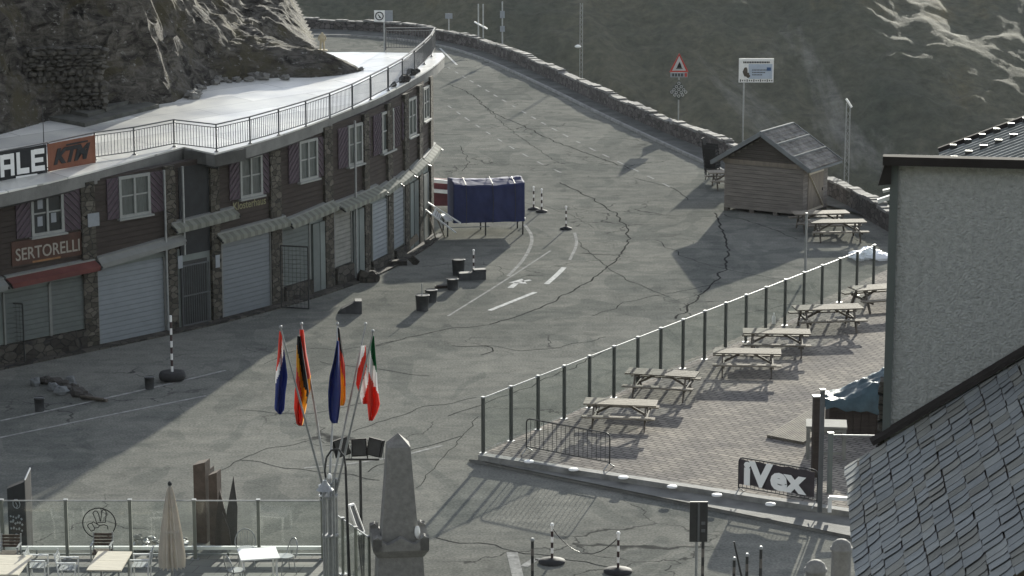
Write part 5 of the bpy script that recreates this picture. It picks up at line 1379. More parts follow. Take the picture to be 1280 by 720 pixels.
# ------------------------------------------------------------------ right-hand patio corner: table, posts, tarp, deck
p = G(1010, 553, PZ); c4 = [G(958, 547, PZ), G(1004, 556, PZ), G(1062, 520, PZ), G(1020, 511, PZ)]
q = MB(); d = (c4[2] - c4[1]); e = (c4[0] - c4[1]); nb_ = 16
for k in range(nb_):
    s0_ = c4[1] + e * (k / nb_); s1_ = c4[1] + e * ((k + .78) / nb_); q.hexa([s0_ + Vector((0, 0, .004)), s0_ + d, s1_ + d, s1_ + Vector((0, 0, .004)), s0_ + Vector((0, 0, .09)), s0_ + d + Vector((0, 0, .09)), s1_ + d + Vector((0, 0, .09)), s1_ + Vector((0, 0, .09))])
o = q.build('wooden_deck', mat('deck_boards', (.15, .135, .11), .95, .35, 2, .2, 14), None, loc=tuple(c4[1])); tag(o, 'low slatted wooden deck on the brick patio beside the tarpaulin heap', 'deck')
# tarpaulin-covered counter
Ytp = G(1080, 560, PZ).y + 1.5; pa = A(1036, 540, Ytp); t = thing('covered_counter', 'dark wooden counter under a crumpled grey blue tarpaulin against the stucco wall', 'counter', (pa.x, Ytp, PZ))
x1 = A(1125, 520, Ytp).x - pa.x; zc = A(1060, 503, Ytp).z - PZ
q = MB(); q.box((x1 / 2, .5, zc / 2), (x1, 1.0, zc - .01)); q.build('counter', M['wooddk'], t)
q = MB()
for k in range(9): q.box((x1 * (k + .5) / 9, -.02, zc / 2), (x1 / 9 - .03, .03, zc - .06))
q.build('front_boards', M['wooddk'], t)
q = MB(); nxx, nyy = 26, 16
for i in range(nxx + 1):
    for j in range(nyy + 1):
        x = -.15 + (x1 + .2) * i / nxx; y = -.18 + 1.4 * j / nyy
        f = i / nxx; hgt = zc + .08 + 1.15 * max(0, f - .25) * (1 if j > 2 else .6) + .10 * noise.fractal(Vector((x * 1.6, y * 1.6, 1)), .8, 2, 4) + .12 * abs(noise.noise(Vector((x * 4 + y * 2, y * 3, 4))))
        if j == 0: hgt = zc - .3 * (.4 + f) + .1 * noise.noise(Vector((x * 3, 0, 0)))
        if j == nyy: hgt = zc * .55
        q.v.append(Vector((x, y, hgt)))
for i in range(nxx):
    for j in range(nyy): q.f.append([i * (nyy + 1) + j, (i + 1) * (nyy + 1) + j, (i + 1) * (nyy + 1) + j + 1, i * (nyy + 1) + j + 1]); q.mi.append(0); q.sm.append(True)
q.build('tarpaulin', M['tarpgrey'], t)
# high table
hp = G(1032, 570, PZ); t = thing('high_table', 'small high table with a pale top and straight grey legs beside the banner barrier', 'table', (hp.x, hp.y, PZ))
zt = 1.0; q = MB(); q.box((0, 0, zt), (1.22, .9, .06), R(-6)); q.build('tabletop', M['pale'], t); Mr = Matrix.Rotation(R(-6), 3, 'Z')
for sx in (-1, 1):
    for sy in (-1, 1):
        a = Mr @ Vector((sx * .54, sy * .38, 0)); q = MB(); q.box((a.x, a.y, zt / 2 - .02), (.1, .1, zt - .05), R(-6)); q.build('leg', M['pale'], t)
q = MB(); q.box(tuple(Mr @ Vector((0, -.38, .2)) ), (.96, .06, .08), R(-6)); q.box(tuple(Mr @ Vector((0, -.38, zt - .1))), (.96, .06, .1), R(-6)); q.build('apron_rail', M['pale'], t)
# square timber posts and pipe rails
def tpost(u, vb, vt, wd, lab, m, name='timber_post'):
    p = G(u, vb, PZ); zt = A(u, vt, p.y).z - PZ; t = thing(name, lab, 'post', (p.x, p.y, PZ)); q = MB(); q.box((0, 0, zt / 2), (wd, wd, zt), R(8)); q.build('shaft', m, t); q = MB(); q.box((0, 0, zt + .02), (wd + .04, wd + .04, .04), R(8)); q.build('cap', M['metal'], t); return p, zt
tpost(1024.5, 640, 488, .11, 'tall grey metal post at the right end of the bannered barrier', M['rail'])
tpost(1018.5, 596, 496, .2, 'dark wooden post standing just left of the small high table', M['wooddk'])
pp, zz = tpost(1036.5, 616, 542, .12, 'short grey post carrying a pipe rail to the slate roof', M['greypanel'])
q = MB(); e = A(1099, 553, pp.y + .4); q.tube((0, 0, zz - .05), (e.x - pp.x, e.y - pp.y, zz - .18), .03); o = q.build('pipe_rail', M['metal'], None, at=(pp.x, pp.y, PZ)); tag(o, 'thin pipe rail from the short grey post towards the stucco wall', 'rail')
q = MB(); q.bar((0, 0, .42), (1.3, -.1, .36), .14, .1); q.bar((.02, 0, .0), (.02, 0, .42), .1); q.bar((1.28, -.1, 0), (1.28, -.1, .36), .1); o = q.build('low_rail', M['white'], None, at=tuple(G(1036, 640, PZ))); tag(o, 'white low rail between the metal post and the slate roof', 'rail')
# standing pole on the road in front of the kiosk tables
p = G(1006.5, 340, PZ); q = MB(); zt = A(1007, 266, p.y).z - PZ; q.tube((0, 0, 0), (0, 0, zt), .05); o = q.build('thin_pole', M['metal'], None, at=tuple(p)); tag(o, 'slim grey pole rising beside the windbreak in front of the kiosk tables', 'pole')
# bottle on the patio
p = G(967, 405, PZ); q = MB(); q.lathe([(.07, .002), (.075, .25), (.03, .34), (.03, .42)], n=10); o = q.build('bottle', M['flagwhite'], None, at=tuple(p)); tag(o, 'small white bottle standing at the foot of the windbreak glass', 'bottle')
# snow-white cloth heap at windbreak end
p = G(1096, 322); q = MB(); r = random.Random(4)
for k in range(14): q.blob((r.uniform(-1., 1.2), r.uniform(-.5, .6), .1), (r.uniform(.25, .5), r.uniform(.2, .4), r.uniform(.12, .3)), k, .6)
o = q.build('snow_heap', mat('old_snow', (.85, .87, .9), .25, .05, 4, .2, 12, spec=.6), None, at=tuple(p)); tag(o, 'bright white heap of old snow beside the end of the windbreak', 'snow')
# stone bollards bottom right
def stone_bollard(u, v, zt_v, r_, lab, Y=None):
    p = G(u, v); zt = A(u, zt_v, p.y).z; t = thing('stone_bollard', lab, 'bollard', tuple(p), 0, 'stone bollards'); q = MB(); q.lathe([(r_ * 1.02, .004), (r_, zt - r_ * 1.5), (r_, zt - r_ * 1.1)], n=18); q.build('shaft', M['granite'], t)
    q = MB(); q.lathe([(r_ * 1.16, zt - r_ * 1.1 + .002), (r_ * 1.16, zt - r_ * .9), (r_ * 1.02, zt - r_ * .85), (r_ * .9, zt - r_ * .4), (r_ * .55, zt - r_ * .1), (r_ * .1, zt)], n=18); q.build('head', M['granite'], t)
stone_bollard(1050, 752, 674, .25, 'stone bollard with a rounded head, the taller one next to the slate roof')
stone_bollard(1018, 772, 700, .25, 'lower stone bollard of which only the round head shows at the bottom edge')
# traffic sign seen from behind
p = G(870, 735); t = thing('traffic_sign', 'tall dark rectangular sign seen from behind on a thin post at the bottom edge', 'road sign', tuple(p)); z0, z1 = A(872, 677, p.y).z, A(872, 627, p.y).z
q = MB(); q.tube((0, .05, 0), (0, .05, z1 - .1), .035); q.build('post', M['metal'], t); q = MB(); q.box((.04, 0, (z0 + z1) / 2), (.46, .05, z1 - z0)); q.build('panel', M['dark'], t)
q = MB(); q.box((.04, -.04, (z0 + z1) / 2), (.05, .03, z1 - z0 - .06)); q.box((.16, -.03, z0 + .3), (.1, .012, .08)); q.box((.16, -.03, z0 + .5), (.1, .012, .08)); q.build('back_rib', M['rail'], t)

# ------------------------------------------------------------------ stucco house and slate roof (close to the camera)
HYt = 31.; corner = A(1104, 548, HYt); yaw = R(-9.5)
hs = thing('stucco_house', 'grey stucco house with a dark eave and an old stone slate roof', 'house', (corner.x, corner.y, 0), yaw)
U_ = Matrix.Rotation(-yaw, 3, 'Z')
def hl(p): return U_ @ (Vector(p) - Vector((corner.x, corner.y, 0)))
zw = A(1108, 199, HYt).z; Lw = 12.
q = MB(); q.box((Lw / 2, .2, zw / 2), (Lw, .4, zw)); q.build('wall', M['stucco'], hs)
q = MB(); q.hexa([(.1, .41, zw - .7), (Lw, .41, zw - .7), (Lw, 9, zw - 3.4), (.1, 9, zw - 3.4), (.1, .41, zw - .5), (Lw, .41, zw - .5), (Lw, 9, zw - 3.2), (.1, 9, zw - 3.2)]); q.build('back_roof', M['slate'], hs)
q = MB(); q.box((Lw / 2, 4.7, (zw - 3.6) / 2), (Lw - .4, 8.4, zw - 3.6)); q.build('back_wall', M['stucco'], hs)
q = MB(); q.box((.035, -.02, (zw + corner.z) / 2), (.10, .04, zw - corner.z)); q.build('corner_trim', M['greypanel'], hs)
q = MB(); r = random.Random(6); z = corner.z - .4
while z < corner.z + .75:
    q.box((-.03 + r.uniform(-.015, .02), .12, z), (.09, .28, .05), 0); z += .062
q.build('corner_stones', M['darkrubble'], hs)
q = MB(); q.box((Lw / 2 - .01, -.06, zw + .0), (Lw + .2, .2, .11)); q.build('eave_board', M['fascia'], hs)
q = MB(); q.hexa([(-.16, -.1, zw - .32), (-.002, -.1, zw - .3), (-.002, .3, zw - .3), (-.16, .3, zw - .32), (-.09, -.12, zw - .06), (-.002, -.12, zw - .06), (-.002, .3, zw - .06), (-.09, .3, zw - .06)]); q.build('eave_soffit', M['fascia'], hs)
q = MB(); q.bar((-.10, .1, zw - .42), (.02, .1, zw - .39), .1, .03); q.bar((-.16, .1, zw - .55), (.0, .1, zw - .49), .1, .05); q.build('wall_bracket', M['white'], hs)

# metal roof and slate roof of the house
Yb2 = HYt + 5.; a = hl(A(1174, 193, Yb2)); b_ = hl(A(1290, 147, Yb2)); dzr = (b_.z - a.z) / (b_.x - a.x)
def mrp(x, y, up=0.): return Vector((a.x + x, a.y - y, a.z + dzr * x + up))
q = MB(); q.hexa([mrp(0., 4.6, -.04), mrp(6, 4.6, -.04), mrp(6, 0, -.04), mrp(0., 0, -.04), mrp(0., 4.6), mrp(6, 4.6), mrp(6, 0), mrp(0., 0)]); mr = q.build('metal_roof', M['tin'], hs)
q = MB()
for k in range(19): q.bar(mrp(0., .12 + k * .24, .02), mrp(6, .12 + k * .24, .02), .035, .045)
q.build('roof_ribs', M['slate'], mr)  # dark rib colour paints in the shadow lines across the zinc
for row in (.12, 1.2):
    for k in range(14): q = MB(); q.box(mrp(.2 + k * .2, row, .05), (.1, .05, .07)); q.build('snow_guard', M['dark'], mr)

q = MB(); q.bar(mrp(0., -.05, .03), mrp(6, -.05, .03), .1, .12); q.build('ridge_strip', M['fascia'], mr)
# slate roof plane
P0 = A(1061, 582, HYt - .06); EV = Vector((math.sin(R(5.8)), math.cos(R(5.8)), 0)); tn = math.tan(R(34.5))
BX = Vector((math.cos(R(5.8)), -math.sin(R(5.8)), tn)).normalized(); NR = EV.cross(BX) * -1
if NR.z < 0: NR = -NR
def rp3(a_, b_, up=0.): return hl(P0 - EV * a_ + BX * b_ + NR * up)
sr = MB(); LA, LB = 7.0, 6.5
sr.hexa([rp3(0, .02, -.16), rp3(LA, .02, -.16), rp3(LA, LB, -.16), rp3(0, LB, -.16), rp3(0, .02, -.02), rp3(LA, .02, -.02), rp3(LA, LB, -.02), rp3(0, LB, -.02)])
sro = sr.build('slate_roof', M['woodleg'], hs)
r = random.Random(12); q = MB(); b0 = -.06; col = 0
while b0 < LB - .3:
    wv = r.uniform(.15, .26); a0 = -.02 - r.uniform(0, .3)
    while a0 < LA:
        ex = r.uniform(.20, .31); l0 = max(a0, 0.0); l1 = a0 + ex + .05; sk = r.uniform(.01, .09); j = r.uniform(0, .016); k = r.uniform(-.012, .012)
        if l1 > .05:
            mi = r.choice((0, 0, 1, 2))
            # near edge: thick, slanted, with one clipped corner
            c0, c1 = b0 + .006 + k, b0 + wv - .004 + k; cut = r.uniform(.03, .08)
            pts = [(l0, c0), (l1 + sk, c0), (l1 + sk * .4, c1 - cut), (l1 - cut * .7, c1), (l0, c1)]
            bot = [rp3(p, s_, .0 + (.006 + j) * max(0, (p - a0)) / ex) for p, s_ in pts]; top = [rp3(p, s_, .009 + (.007 + j * .6) * max(0, (p - a0)) / ex) for p, s_ in pts]
            q.add(bot + top, [(4, 3, 2, 1, 0), (5, 6, 7, 8, 9)] + [(i, (i + 1) % 5, 5 + (i + 1) % 5, 5 + i) for i in range(5)], mi)
        a0 += ex
    b0 += wv
q.build('slates', [M['slate'], mat('slate_light', (.20, .21, .207), .95, .22, 1.4, .3, 12, spec=.3), mat('slate_brownish', (.165, .166, .152), .95, .25, 1.2, .3, 12, spec=.3)], sro)
def wall_a(b_):
    y0_ = rp3(0, b_).y; y1_ = rp3(1, b_).y
    return (y0_ + .05) / (y0_ - y1_)
q = MB(); fa0, fa1 = wall_a(.4), wall_a(LB); q.hexa([rp3(fa0 - .03, .4, .05), rp3(fa0 + .07, .4, .05), rp3(fa1 + .07, LB, .05), rp3(fa1 - .03, LB, .05), rp3(fa0 - .03, .4, .14), rp3(fa0 + .05, .4, .10), rp3(fa1 + .05, LB, .10), rp3(fa1 - .03, LB, .14)]); q.build('flashing', M['fascia'], sro)
q = MB(); e0_ = hl(P0); q.box((e0_.x + 3.4, e0_.y - 3.6, (P0.z - .3) / 2), (5.8, 7.0, P0.z - .3)); q.build('lower_wall', M['stucco'], hs)

# ------------------------------------------------------------------ obelisk
YO = 61.; po = A(499, 690, YO); ob = thing('obelisk', 'grey stone obelisk monument on a square pedestal at the edge of the square', 'monument', (po.x, YO, 0), R(7))
zz = lambda v: A(499, v, YO).z
q = MB(); z0 = zz(688)
q.hexa([(-.62, -.62, .0), (.62, -.62, .0), (.62, .62, .0), (-.62, .62, .0), (-.56, -.56, z0), (.56, -.56, z0), (.56, .56, z0), (-.56, .56, z0)]); q.build('pedestal', M['granite'], ob)
q = MB(); z1 = zz(664); W_ = .65
q.hexa([(-.58, -.58, z0 + .002), (.58, -.58, z0 + .002), (.58, .58, z0 + .002), (-.58, .58, z0 + .002), (-.70, -.70, z0 + .2), (.70, -.70, z0 + .2), (.70, .70, z0 + .2), (-.70, .70, z0 + .2)])
# cap block: low gables on every side with raised corner ears
for (sx, sy) in ((1, 0), (-1, 0), (0, 1), (0, -1)):
    n_ = Vector((sx, sy, 0)); tt = Vector((-sy, sx, 0)); c = n_ * .70
    poly_ = [c - tt * .70 + Vector((0, 0, z0 + .2)), c + tt * .70 + Vector((0, 0, z0 + .2)), c + tt * .70 + Vector((0, 0, z0 + .52)), c + tt * .58 + Vector((0, 0, z0 + .58)), c + tt * .46 + Vector((0, 0, z0 + .44)), c + tt * .34 + Vector((0, 0, z0 + .36)), c + tt * .2 + Vector((0, 0, z0 + .42)), c + Vector((0, 0, z0 + .54)), c - tt * .2 + Vector((0, 0, z0 + .42)), c - tt * .34 + Vector((0, 0, z0 + .36)), c - tt * .46 + Vector((0, 0, z0 + .44)), c - tt * .58 + Vector((0, 0, z0 + .58)), c - tt * .70 + Vector((0, 0, z0 + .52))]
    q.slab(poly_, -n_ * .22)
q.box((0, 0, z0 + .3), (.94, .94, .22)); q.build('cap_block', M['granite'], ob)
q = MB(); zt = zz(556); zp = zz(541); hb, htp = .46, .285; zb = z0 + .41
q.hexa([(-hb, -hb, zb), (hb, -hb, zb), (hb, hb, zb), (-hb, hb, zb), (-htp, -htp, zt), (htp, -htp, zt), (htp, htp, zt), (-htp, htp, zt)])
q.add([(-htp, -htp, zt), (htp, -htp, zt), (htp, htp, zt), (-htp, htp, zt), (0, 0, zp)], [(0, 1, 4), (1, 2, 4), (2, 3, 4), (3, 0, 4)]); q.build('shaft', M['granite'], ob)
q = MB(); q.blob((.42, -.52, z0 + .62), (.07, .05, .17), 2, .3); q.build('ornament', M['white'], ob)

# ------------------------------------------------------------------ flagpoles and flags
YF = 62.; jp = A(412, 604, YF); bz = jp.z
fp = thing('flagpole_stand', 'cluster of five slanting flagpoles rising from one central metal stand', 'flagpole', (jp.x, YF, 0))
q = MB()
for k in range(4): ang = k * math.pi / 2 + .6; q.tube((.19 * math.cos(ang), .19 * math.sin(ang), 0), (.19 * math.cos(ang), .19 * math.sin(ang), bz + .1), .035, n=8)
q.lathe([(.06, 0), (.06, bz)], n=10)
for z in (bz - .35, bz - 1.4): q.lathe([(.215, z), (.215, z + .05)], n=12)
q.build('stand', M['metal'], fp)
tops = [((351, 411), (401, 598), -.25), ((377, 407), (408, 600), .1), ((422, 407), (412, 600), .25), ((457, 407), (417, 600), .1), ((466, 416), (424, 598), -.2)]
pole_ends = []
for (tu, tv), (bu, bv), dy in tops:
    b_ = A(bu, bv, YF) - fp.location; t_ = A(tu, tv, YF + dy * 6) - fp.location
    q = MB(); q.tube(b_ + (b_ - t_).normalized() * .5, t_, .034, .02, 8); po_ = q.build('pole', M['metal'], fp)
    q = MB(); q.lathe([(.02, 0), (.045, .04), (.035, .07), (.01, .09)], tuple(t_), 8); q.build('finial', M['metal'], po_); pole_ends.append((t_ + fp.location, b_ + fp.location))
def flag(label, pts, mats, zones, Y, seed, fold=.16):
    """limp flag: pts = rows (u_left, u_right, v) top to bottom; zones = fraction of height at which the next colour starts"""
    c = A(sum(p[0] + p[1] for p in pts) / (2 * len(pts)), pts[0][2], Y)
    q = MB(); NR_, NC = 40, 12
    vs_ = [p[2] for p in pts]
    for i in range(NR_ + 1):
        v = vs_[0] + (vs_[-1] - vs_[0]) * i / NR_
        for k in range(len(pts) - 1):
            if pts[k][2] <= v <= pts[k + 1][2] + 1e-6: break
        f = (v - pts[k][2]) / (pts[k + 1][2] - pts[k][2]); ul = pts[k][0] + (pts[k + 1][0] - pts[k][0]) * f; ur = pts[k][1] + (pts[k + 1][1] - pts[k][1]) * f
        for j in range(NC + 1):
            g = j / NC; u = ul + (ur - ul) * g
            p = A(u, v, Y + fold * math.sin(g * 9 + seed + i * .05) * min(1, i / 8 + .2) + .05 * noise.noise(Vector((g * 4, i * .12, seed)))) - c
            q.v.append(p)
    for i in range(NR_):
        for j in range(NC):
            z_ = (i + .5) / NR_ + zones[1] * ((j + .5) / NC - .5) + .03 * noise.noise(Vector((j * .5, seed, 0)))
            mi = sum(1 for t_ in zones[0] if z_ > t_)
            q.f.append([i * (NC + 1) + j, i * (NC + 1) + j + 1, (i + 1) * (NC + 1) + j + 1, (i + 1) * (NC + 1) + j]); q.mi.append(mi); q.sm.append(True)
    o = q.build('flag', mats, None, loc=(0, 0, 0)); o.location = c; tag(o, label, 'flag', 'limp flags on the slanting flagpoles'); 
    so2 = o.modifiers.new('thick', 'SOLIDIFY'); so2.thickness = .012; return o
Rd, Wt, Bl, Ye, Bk, Gn = M['flagred'], M['flagwhite'], M['flagblue'], M['flagyellow'], M['flagblack'], M['flaggreen']
flag('limp red white and blue flag on the leftmost slanting flagpole', [(349, 352, 414), (347.5, 355, 440), (346, 357, 455), (344.5, 359, 470), (344, 357, 490), (343, 355.5, 512), (349, 351.5, 518)], [Rd, Wt, Bl], ([.26, .42], .45), YF - .1, 1.)
flag('limp black yellow and red flag on the second slanting flagpole from the left', [(372, 376, 420), (371, 379, 445), (371, 383, 470), (369, 386, 490), (368, 382, 510), (371, 378, 530), (374, 377, 532)], [Bk, Ye, Rd], ([.42, .66], -.7), YF - .1, 2.2)
flag('narrow red and orange flag folded behind the black yellow red one', [(375, 379, 412), (376, 382, 440), (379, 388, 470), (380, 388, 488), (380, 384, 500)], [Rd, Ye], ([.72], .1), YF + .3, 3.7, .1)
flag('limp plain dark blue flag on the middle flagpole', [(421, 423, 426), (417, 424, 450), (412, 425, 470), (410, 426, 490), (410.5, 425, 510), (412, 423, 524), (415, 422, 529)], [Bl], ([2.], 0), YF - .1, 4.4)
flag('black red and gold flag hanging behind the blue one', [(422, 424, 410), (423, 427, 430), (425, 431, 455), (424, 432, 480), (424, 432, 500), (425, 430, 507)], [Bk, Rd, Ye], ([.28, .58], -.35), YF + .3, 5.1, .1)
flag('limp red and white flag on the slanting flagpole left of the green one', [(451, 457, 432), (449, 458, 450), (446, 460, 470), (445, 462, 480), (450, 462, 492), (453, 460, 505)], [Wt, Rd, Wt, Rd], ([.18, .58, .82], .4), YF + .25, 6.3, .1)
flag('limp green white and red flag on the rightmost slanting flagpole', [(464, 467, 420), (462.5, 469, 445), (461, 471, 465), (460, 472, 485), (459, 475, 505), (460, 472, 515), (461, 466, 526)], [Gn, Wt, Rd], ([.30, .55], -.25), YF - .1, 7.7)

# floodlights, street lamp, posts beside the flagpoles
Yl = 64.; p = A(452, 700, Yl); t = thing('floodlight_mast', 'thin dark mast with three black floodlights on a crossbar beside the obelisk', 'floodlight', (p.x, Yl, 0)); zc = A(452, 574, Yl).z; sc_ = Yl / F / CP
q = MB(); q.tube((0, 0, 0), (0, 0, zc), .045, .035); q.build('mast', M['dark'], t)
q = MB(); q.bar((-.48, 0, zc), (.5, 0, zc), .05, .06); q.build('crossbar', M['dark'], t)
for x, rz_, tl in ((-.5, 25, -20), (-.02, 0, -5), (.4, -18, 14)):
    Rm = Matrix.Rotation(R(rz_), 3, 'Z') @ Matrix.Rotation(R(-12), 3, 'X') @ Matrix.Rotation(R(tl * .6), 3, 'Y')
    q = MB(); q.box((x, 0, zc + .32), (.40, .16, .46), rot=Rm); fl = q.build('floodlight', M['black'], t)
    q = MB(); q.box(Vector((x, 0, zc + .32)) + Rm @ Vector((0, -.09, 0)), (.34, .02, .40), rot=Rm); q.build('cooling_plate', M['dark'], fl)
    q = MB(); q.bar((x - .21, 0, zc + .02), (x - .21, 0, zc + .34), .03); q.bar((x + .21, 0, zc + .02), (x + .21, 0, zc + .34), .03); q.build('bracket', M['metal'], fl)
Yq = 61.; p = A(437, 720, Yq); t = thing('street_lamp', 'dark post with a gooseneck arm and small conical lamp among the flagpoles', 'street lamp', (p.x, Yq, 0)); L0 = lambda u, v: A(u, v, Yq) - Vector((p.x, Yq, 0))
q = MB(); q.tube((0, 0, 0), L0(432, 583), .045, .03); q.build('post', M['dark'], t)
q = MB(); pts = [L0(432, 583), L0(430, 570), L0(423, 561), L0(414, 563), L0(408, 572), L0(406, 588), L0(407, 597)]; q.path(pts, .024, 8); q.build('arm', M['dark'], t)
q = MB(); c = L0(406, 608); q.lathe([(.22, -.09), (.14, .0), (.07, .1), (.05, .16)], tuple(c), 14); q.build('lamp_shade', M['metal'], t); q = MB(); q.lathe([(.03, -.14), (.07, -.12), (.07, -.06)], tuple(c), 10); q.build('bulb', M['lens'], t)
q = MB(); c = L0(412, 596); q.lathe([(.04, -.05), (.06, -.02), (.05, .05), (.03, .08)], tuple(c), 10); q.build('lamp_joint', M['white'], t)
# folded white sign frame
Ya = 62.5; p = A(446, 672, Ya); t = thing('folding_frame', 'white framed folding sign board leaning beside the floodlight mast', 'sign board', (p.x, Ya, 0)); L0 = lambda u, v, dy=0.: A(u, v, Ya + dy) - Vector((p.x, Ya, 0))
q = MB(); P4 = [L0(436, 632), L0(442, 630, .4), L0(455, 665, .4), L0(448, 668)]
for i in range(4): q.bar(P4[i], P4[(i + 1) % 4], .06, .05)
q.build('frame', M['white'], t); q = MB(); q.slab(P4, (0, .02, -.02)); q.build('panel', M['dark'], t)
q = MB(); q.bar(P4[3], (P4[3].x + .1, 0, .0), .05); q.bar(P4[2], (P4[2].x - .02, .3, .0), .05); q.build('leg', M['dark'], t)
# lantern post of the terrace
p = G(404, 702); t = thing('lantern_post', 'slim dark post with a small silver lantern at the corner of the terrace windbreak', 'lamp', tuple(p)); zt = A(404, 620, p.y).z
q = MB(); q.tube((0, 0, 0), (0, 0, zt), .05); q.lathe([(.16, 0), (.16, .03), (.06, .06)], n=12); q.build('post', M['dark'], t); q = MB(); q.lathe([(.09, zt), (.09, zt + .04)], n=10); q.lathe([(.09, zt + .26), (.1, zt + .3), (.02, zt + .34)], n=10); q.build('lantern_cap', M['white'], t); q = MB(); q.lathe([(.06, zt + .042), (.06, zt + .258)], n=10); q.build('lamp_glass', M['lens'], t)

# ------------------------------------------------------------------ cafe terrace
# closed parasol
p = G(216, 735, .09); Yp = p.y; t = thing('parasol', 'closed beige parasol standing among the terrace tables', 'parasol', (p.x, Yp, .09)); zt = A(216, 606, Yp).z - .09; zb_ = .55
q = MB(); q.tube((0, 0, 0), (0, 0, zt + .02), .04); q.build('pole', M['metal'], t); q = MB(); q.lathe([(.36, .0), (.36, .08), (.08, .12)], n=16); q.build('base', M['dark'], t)
q = MB(); nf = 16; nz_ = 16
for i in range(nz_ + 1):
    f = i / nz_; z = zt - (zt - zb_) * f; rad = .03 + .36 * (f ** .7) - (.05 * max(0, f - .85) / .15)
    for k in range(nf * 2):
        a_ = math.pi * k / nf; rr_ = rad * (1 if k % 2 == 0 else .68 + .1 * math.sin(k)); q.v.append(Vector((rr_ * math.cos(a_ + .15 * f), rr_ * math.sin(a_ + .15 * f), z + (.07 * (k % 2) if i == nz_ else 0))))
m2 = nf * 2
for i in range(nz_):
    for k in range(m2): q.f.append([i * m2 + k, i * m2 + (k + 1) % m2, (i + 1) * m2 + (k + 1) % m2, (i + 1) * m2 + k]); q.mi.append(0); q.sm.append(False)
q.build('cloth', M['parasol'], t); q = MB(); q.lathe([(.05, zt - .01), (.06, zt + .04), (.02, zt + .1)], n=10); q.build('finial', M['dark'], t)
q = MB(); q.lathe([(.225, 1.5), (.235, 1.54), (.225, 1.58)], n=16); q.build('strap', M['parasol'], t)
# rusty and weathered plank sculptures
def plank(label, u, vt, vb, w, th, Y, m, top='flat', rz=0., name='plank_sculpture', lean=0.):
    p = A(u, vb, Y); base = G(u, vb).z; pz = 0.; zt = A(u, vt, Y).z; t = MB(); x = w / 2
    if top == 'flat': t.hexa([(-x, -th / 2, 0), (x, -th / 2, 0), (x, th / 2, 0), (-x, th / 2, 0), (-x + lean, -th / 2, zt - .1), (x + lean, -th / 2, zt), (x + lean, th / 2, zt), (-x + lean, th / 2, zt - .1)])
    else: t.slab([(-x, -th / 2, 0), (x, -th / 2, 0), (x * .9 + lean * .5, -th / 2, zt * .55), (lean, -th / 2, zt), (-x * .7 + lean * .3, -th / 2, zt * .5)], (0, th, 0))
    o = t.build(name, m, None, loc=(0, 0, 0)); o.location = (p.x, Y, 0); o.rotation_euler.z = rz
    return tag(o, label, 'sculpture', 'standing plank sculptures')
Yq2 = G(250, 690).y + .7
plank('tallest standing rust brown plank, leftmost of the plank sculpture row', 255, 575, 700, .34, .42, Yq2 + .3, M['rust'], rz=R(-12))
plank('grey brown plank standing between the tallest plank and the rusty one', 263, 584, 700, .22, .4, Yq2 + .8, M['wooddk'], rz=R(-12))
plank('rusty square topped plank, right of the tallest planks', 271, 588, 700, .24, .36, Yq2 + .1, M['rust'], rz=R(-12))
plank('dark pointed plank in front of the rusty square one', 277, 612, 700, .36, .08, Yq2 - .35, M['wooddk'], 'point')
plank('dark pointed plank standing apart as the rightmost spike', 289, 594, 700, .34, .08, Yq2 - .1, mat('dark_slab', (.05, .048, .046), .7, .3, 3), 'point', lean=.12)
plank('low dark pointed plank at the foot of the spike', 283, 640, 700, .3, .08, Yq2 - .5, M['wooddk'], 'point', lean=-.08)
# dark advertising stele with white print
Ys_ = G(25, 695).y + .6; a = A(12, 690, Ys_); t = thing('advertising_stele', 'dark advertising stele with faint white print and slanted top behind the terrace glass', 'sign', (a.x, Ys_, 0))
L0 = lambda u, v, dy=0.: A(u, v, Ys_ + dy) - t.location
def zof(v, dy=0.): return A(20, v, Ys_ + dy).z
q = MB(); x1 = L0(35, 650).x; x2 = L0(42, 650, .5).x
q.hexa([(0, 0, 0), (x1, -.25, 0), (x1, .1, 0), (0, .3, 0), (0, 0, zof(611)), (x1, -.25, zof(599)), (x1, .1, zof(599)), (0, .3, zof(611))]); pn = q.build('panel', M['bannerblack'], t)
q = MB(); q.hexa([(x1 + .004, -.22, 0), (x2, .3, 0), (x2, .36, 0), (x1 + .004, -.1, 0), (x1 + .004, -.22, zof(598)), (x2, .3, zof(590)), (x2, .36, zof(590)), (x1 + .004, -.1, zof(598))]); q.build('side_panel', mat('stele_side', (.045, .043, .043), .6), t)
q = MB(); q.bar((x1, -.2, zof(598) + .02), (x2, .32, zof(590) + .02), .03); q.build('edge_trim', M['white'], t)
q = MB()
def sp(f, z): return Vector((x1 * f, -.25 * f - .012, z))
r = random.Random(9)
q.path([sp(.5 + .2 * math.cos(k * .7), zof(628) + .13 * math.sin(k * .7)) for k in range(9)], .012, 4, closed=True); q.path([sp(.45, zof(626)), sp(.55, zof(630)), sp(.5, zof(633))], .012, 4)
for rowz, n in ((zof(645), 5), (zof(652), 6), (zof(660), 5)):
    for k in range(n): x_ = .12 + .75 * k / n; q.bar(sp(x_, rowz), sp(x_ + .06, rowz + r.uniform(-.05, .1)), .015, .05)
q.path([sp(.35, zof(690)), sp(.3, zof(675)), sp(.42, zof(666)), sp(.6, zof(668)), sp(.66, zof(680)), sp(.62, zof(692))], .025, 5)
q.build('print', M['boardgrey'], pn)
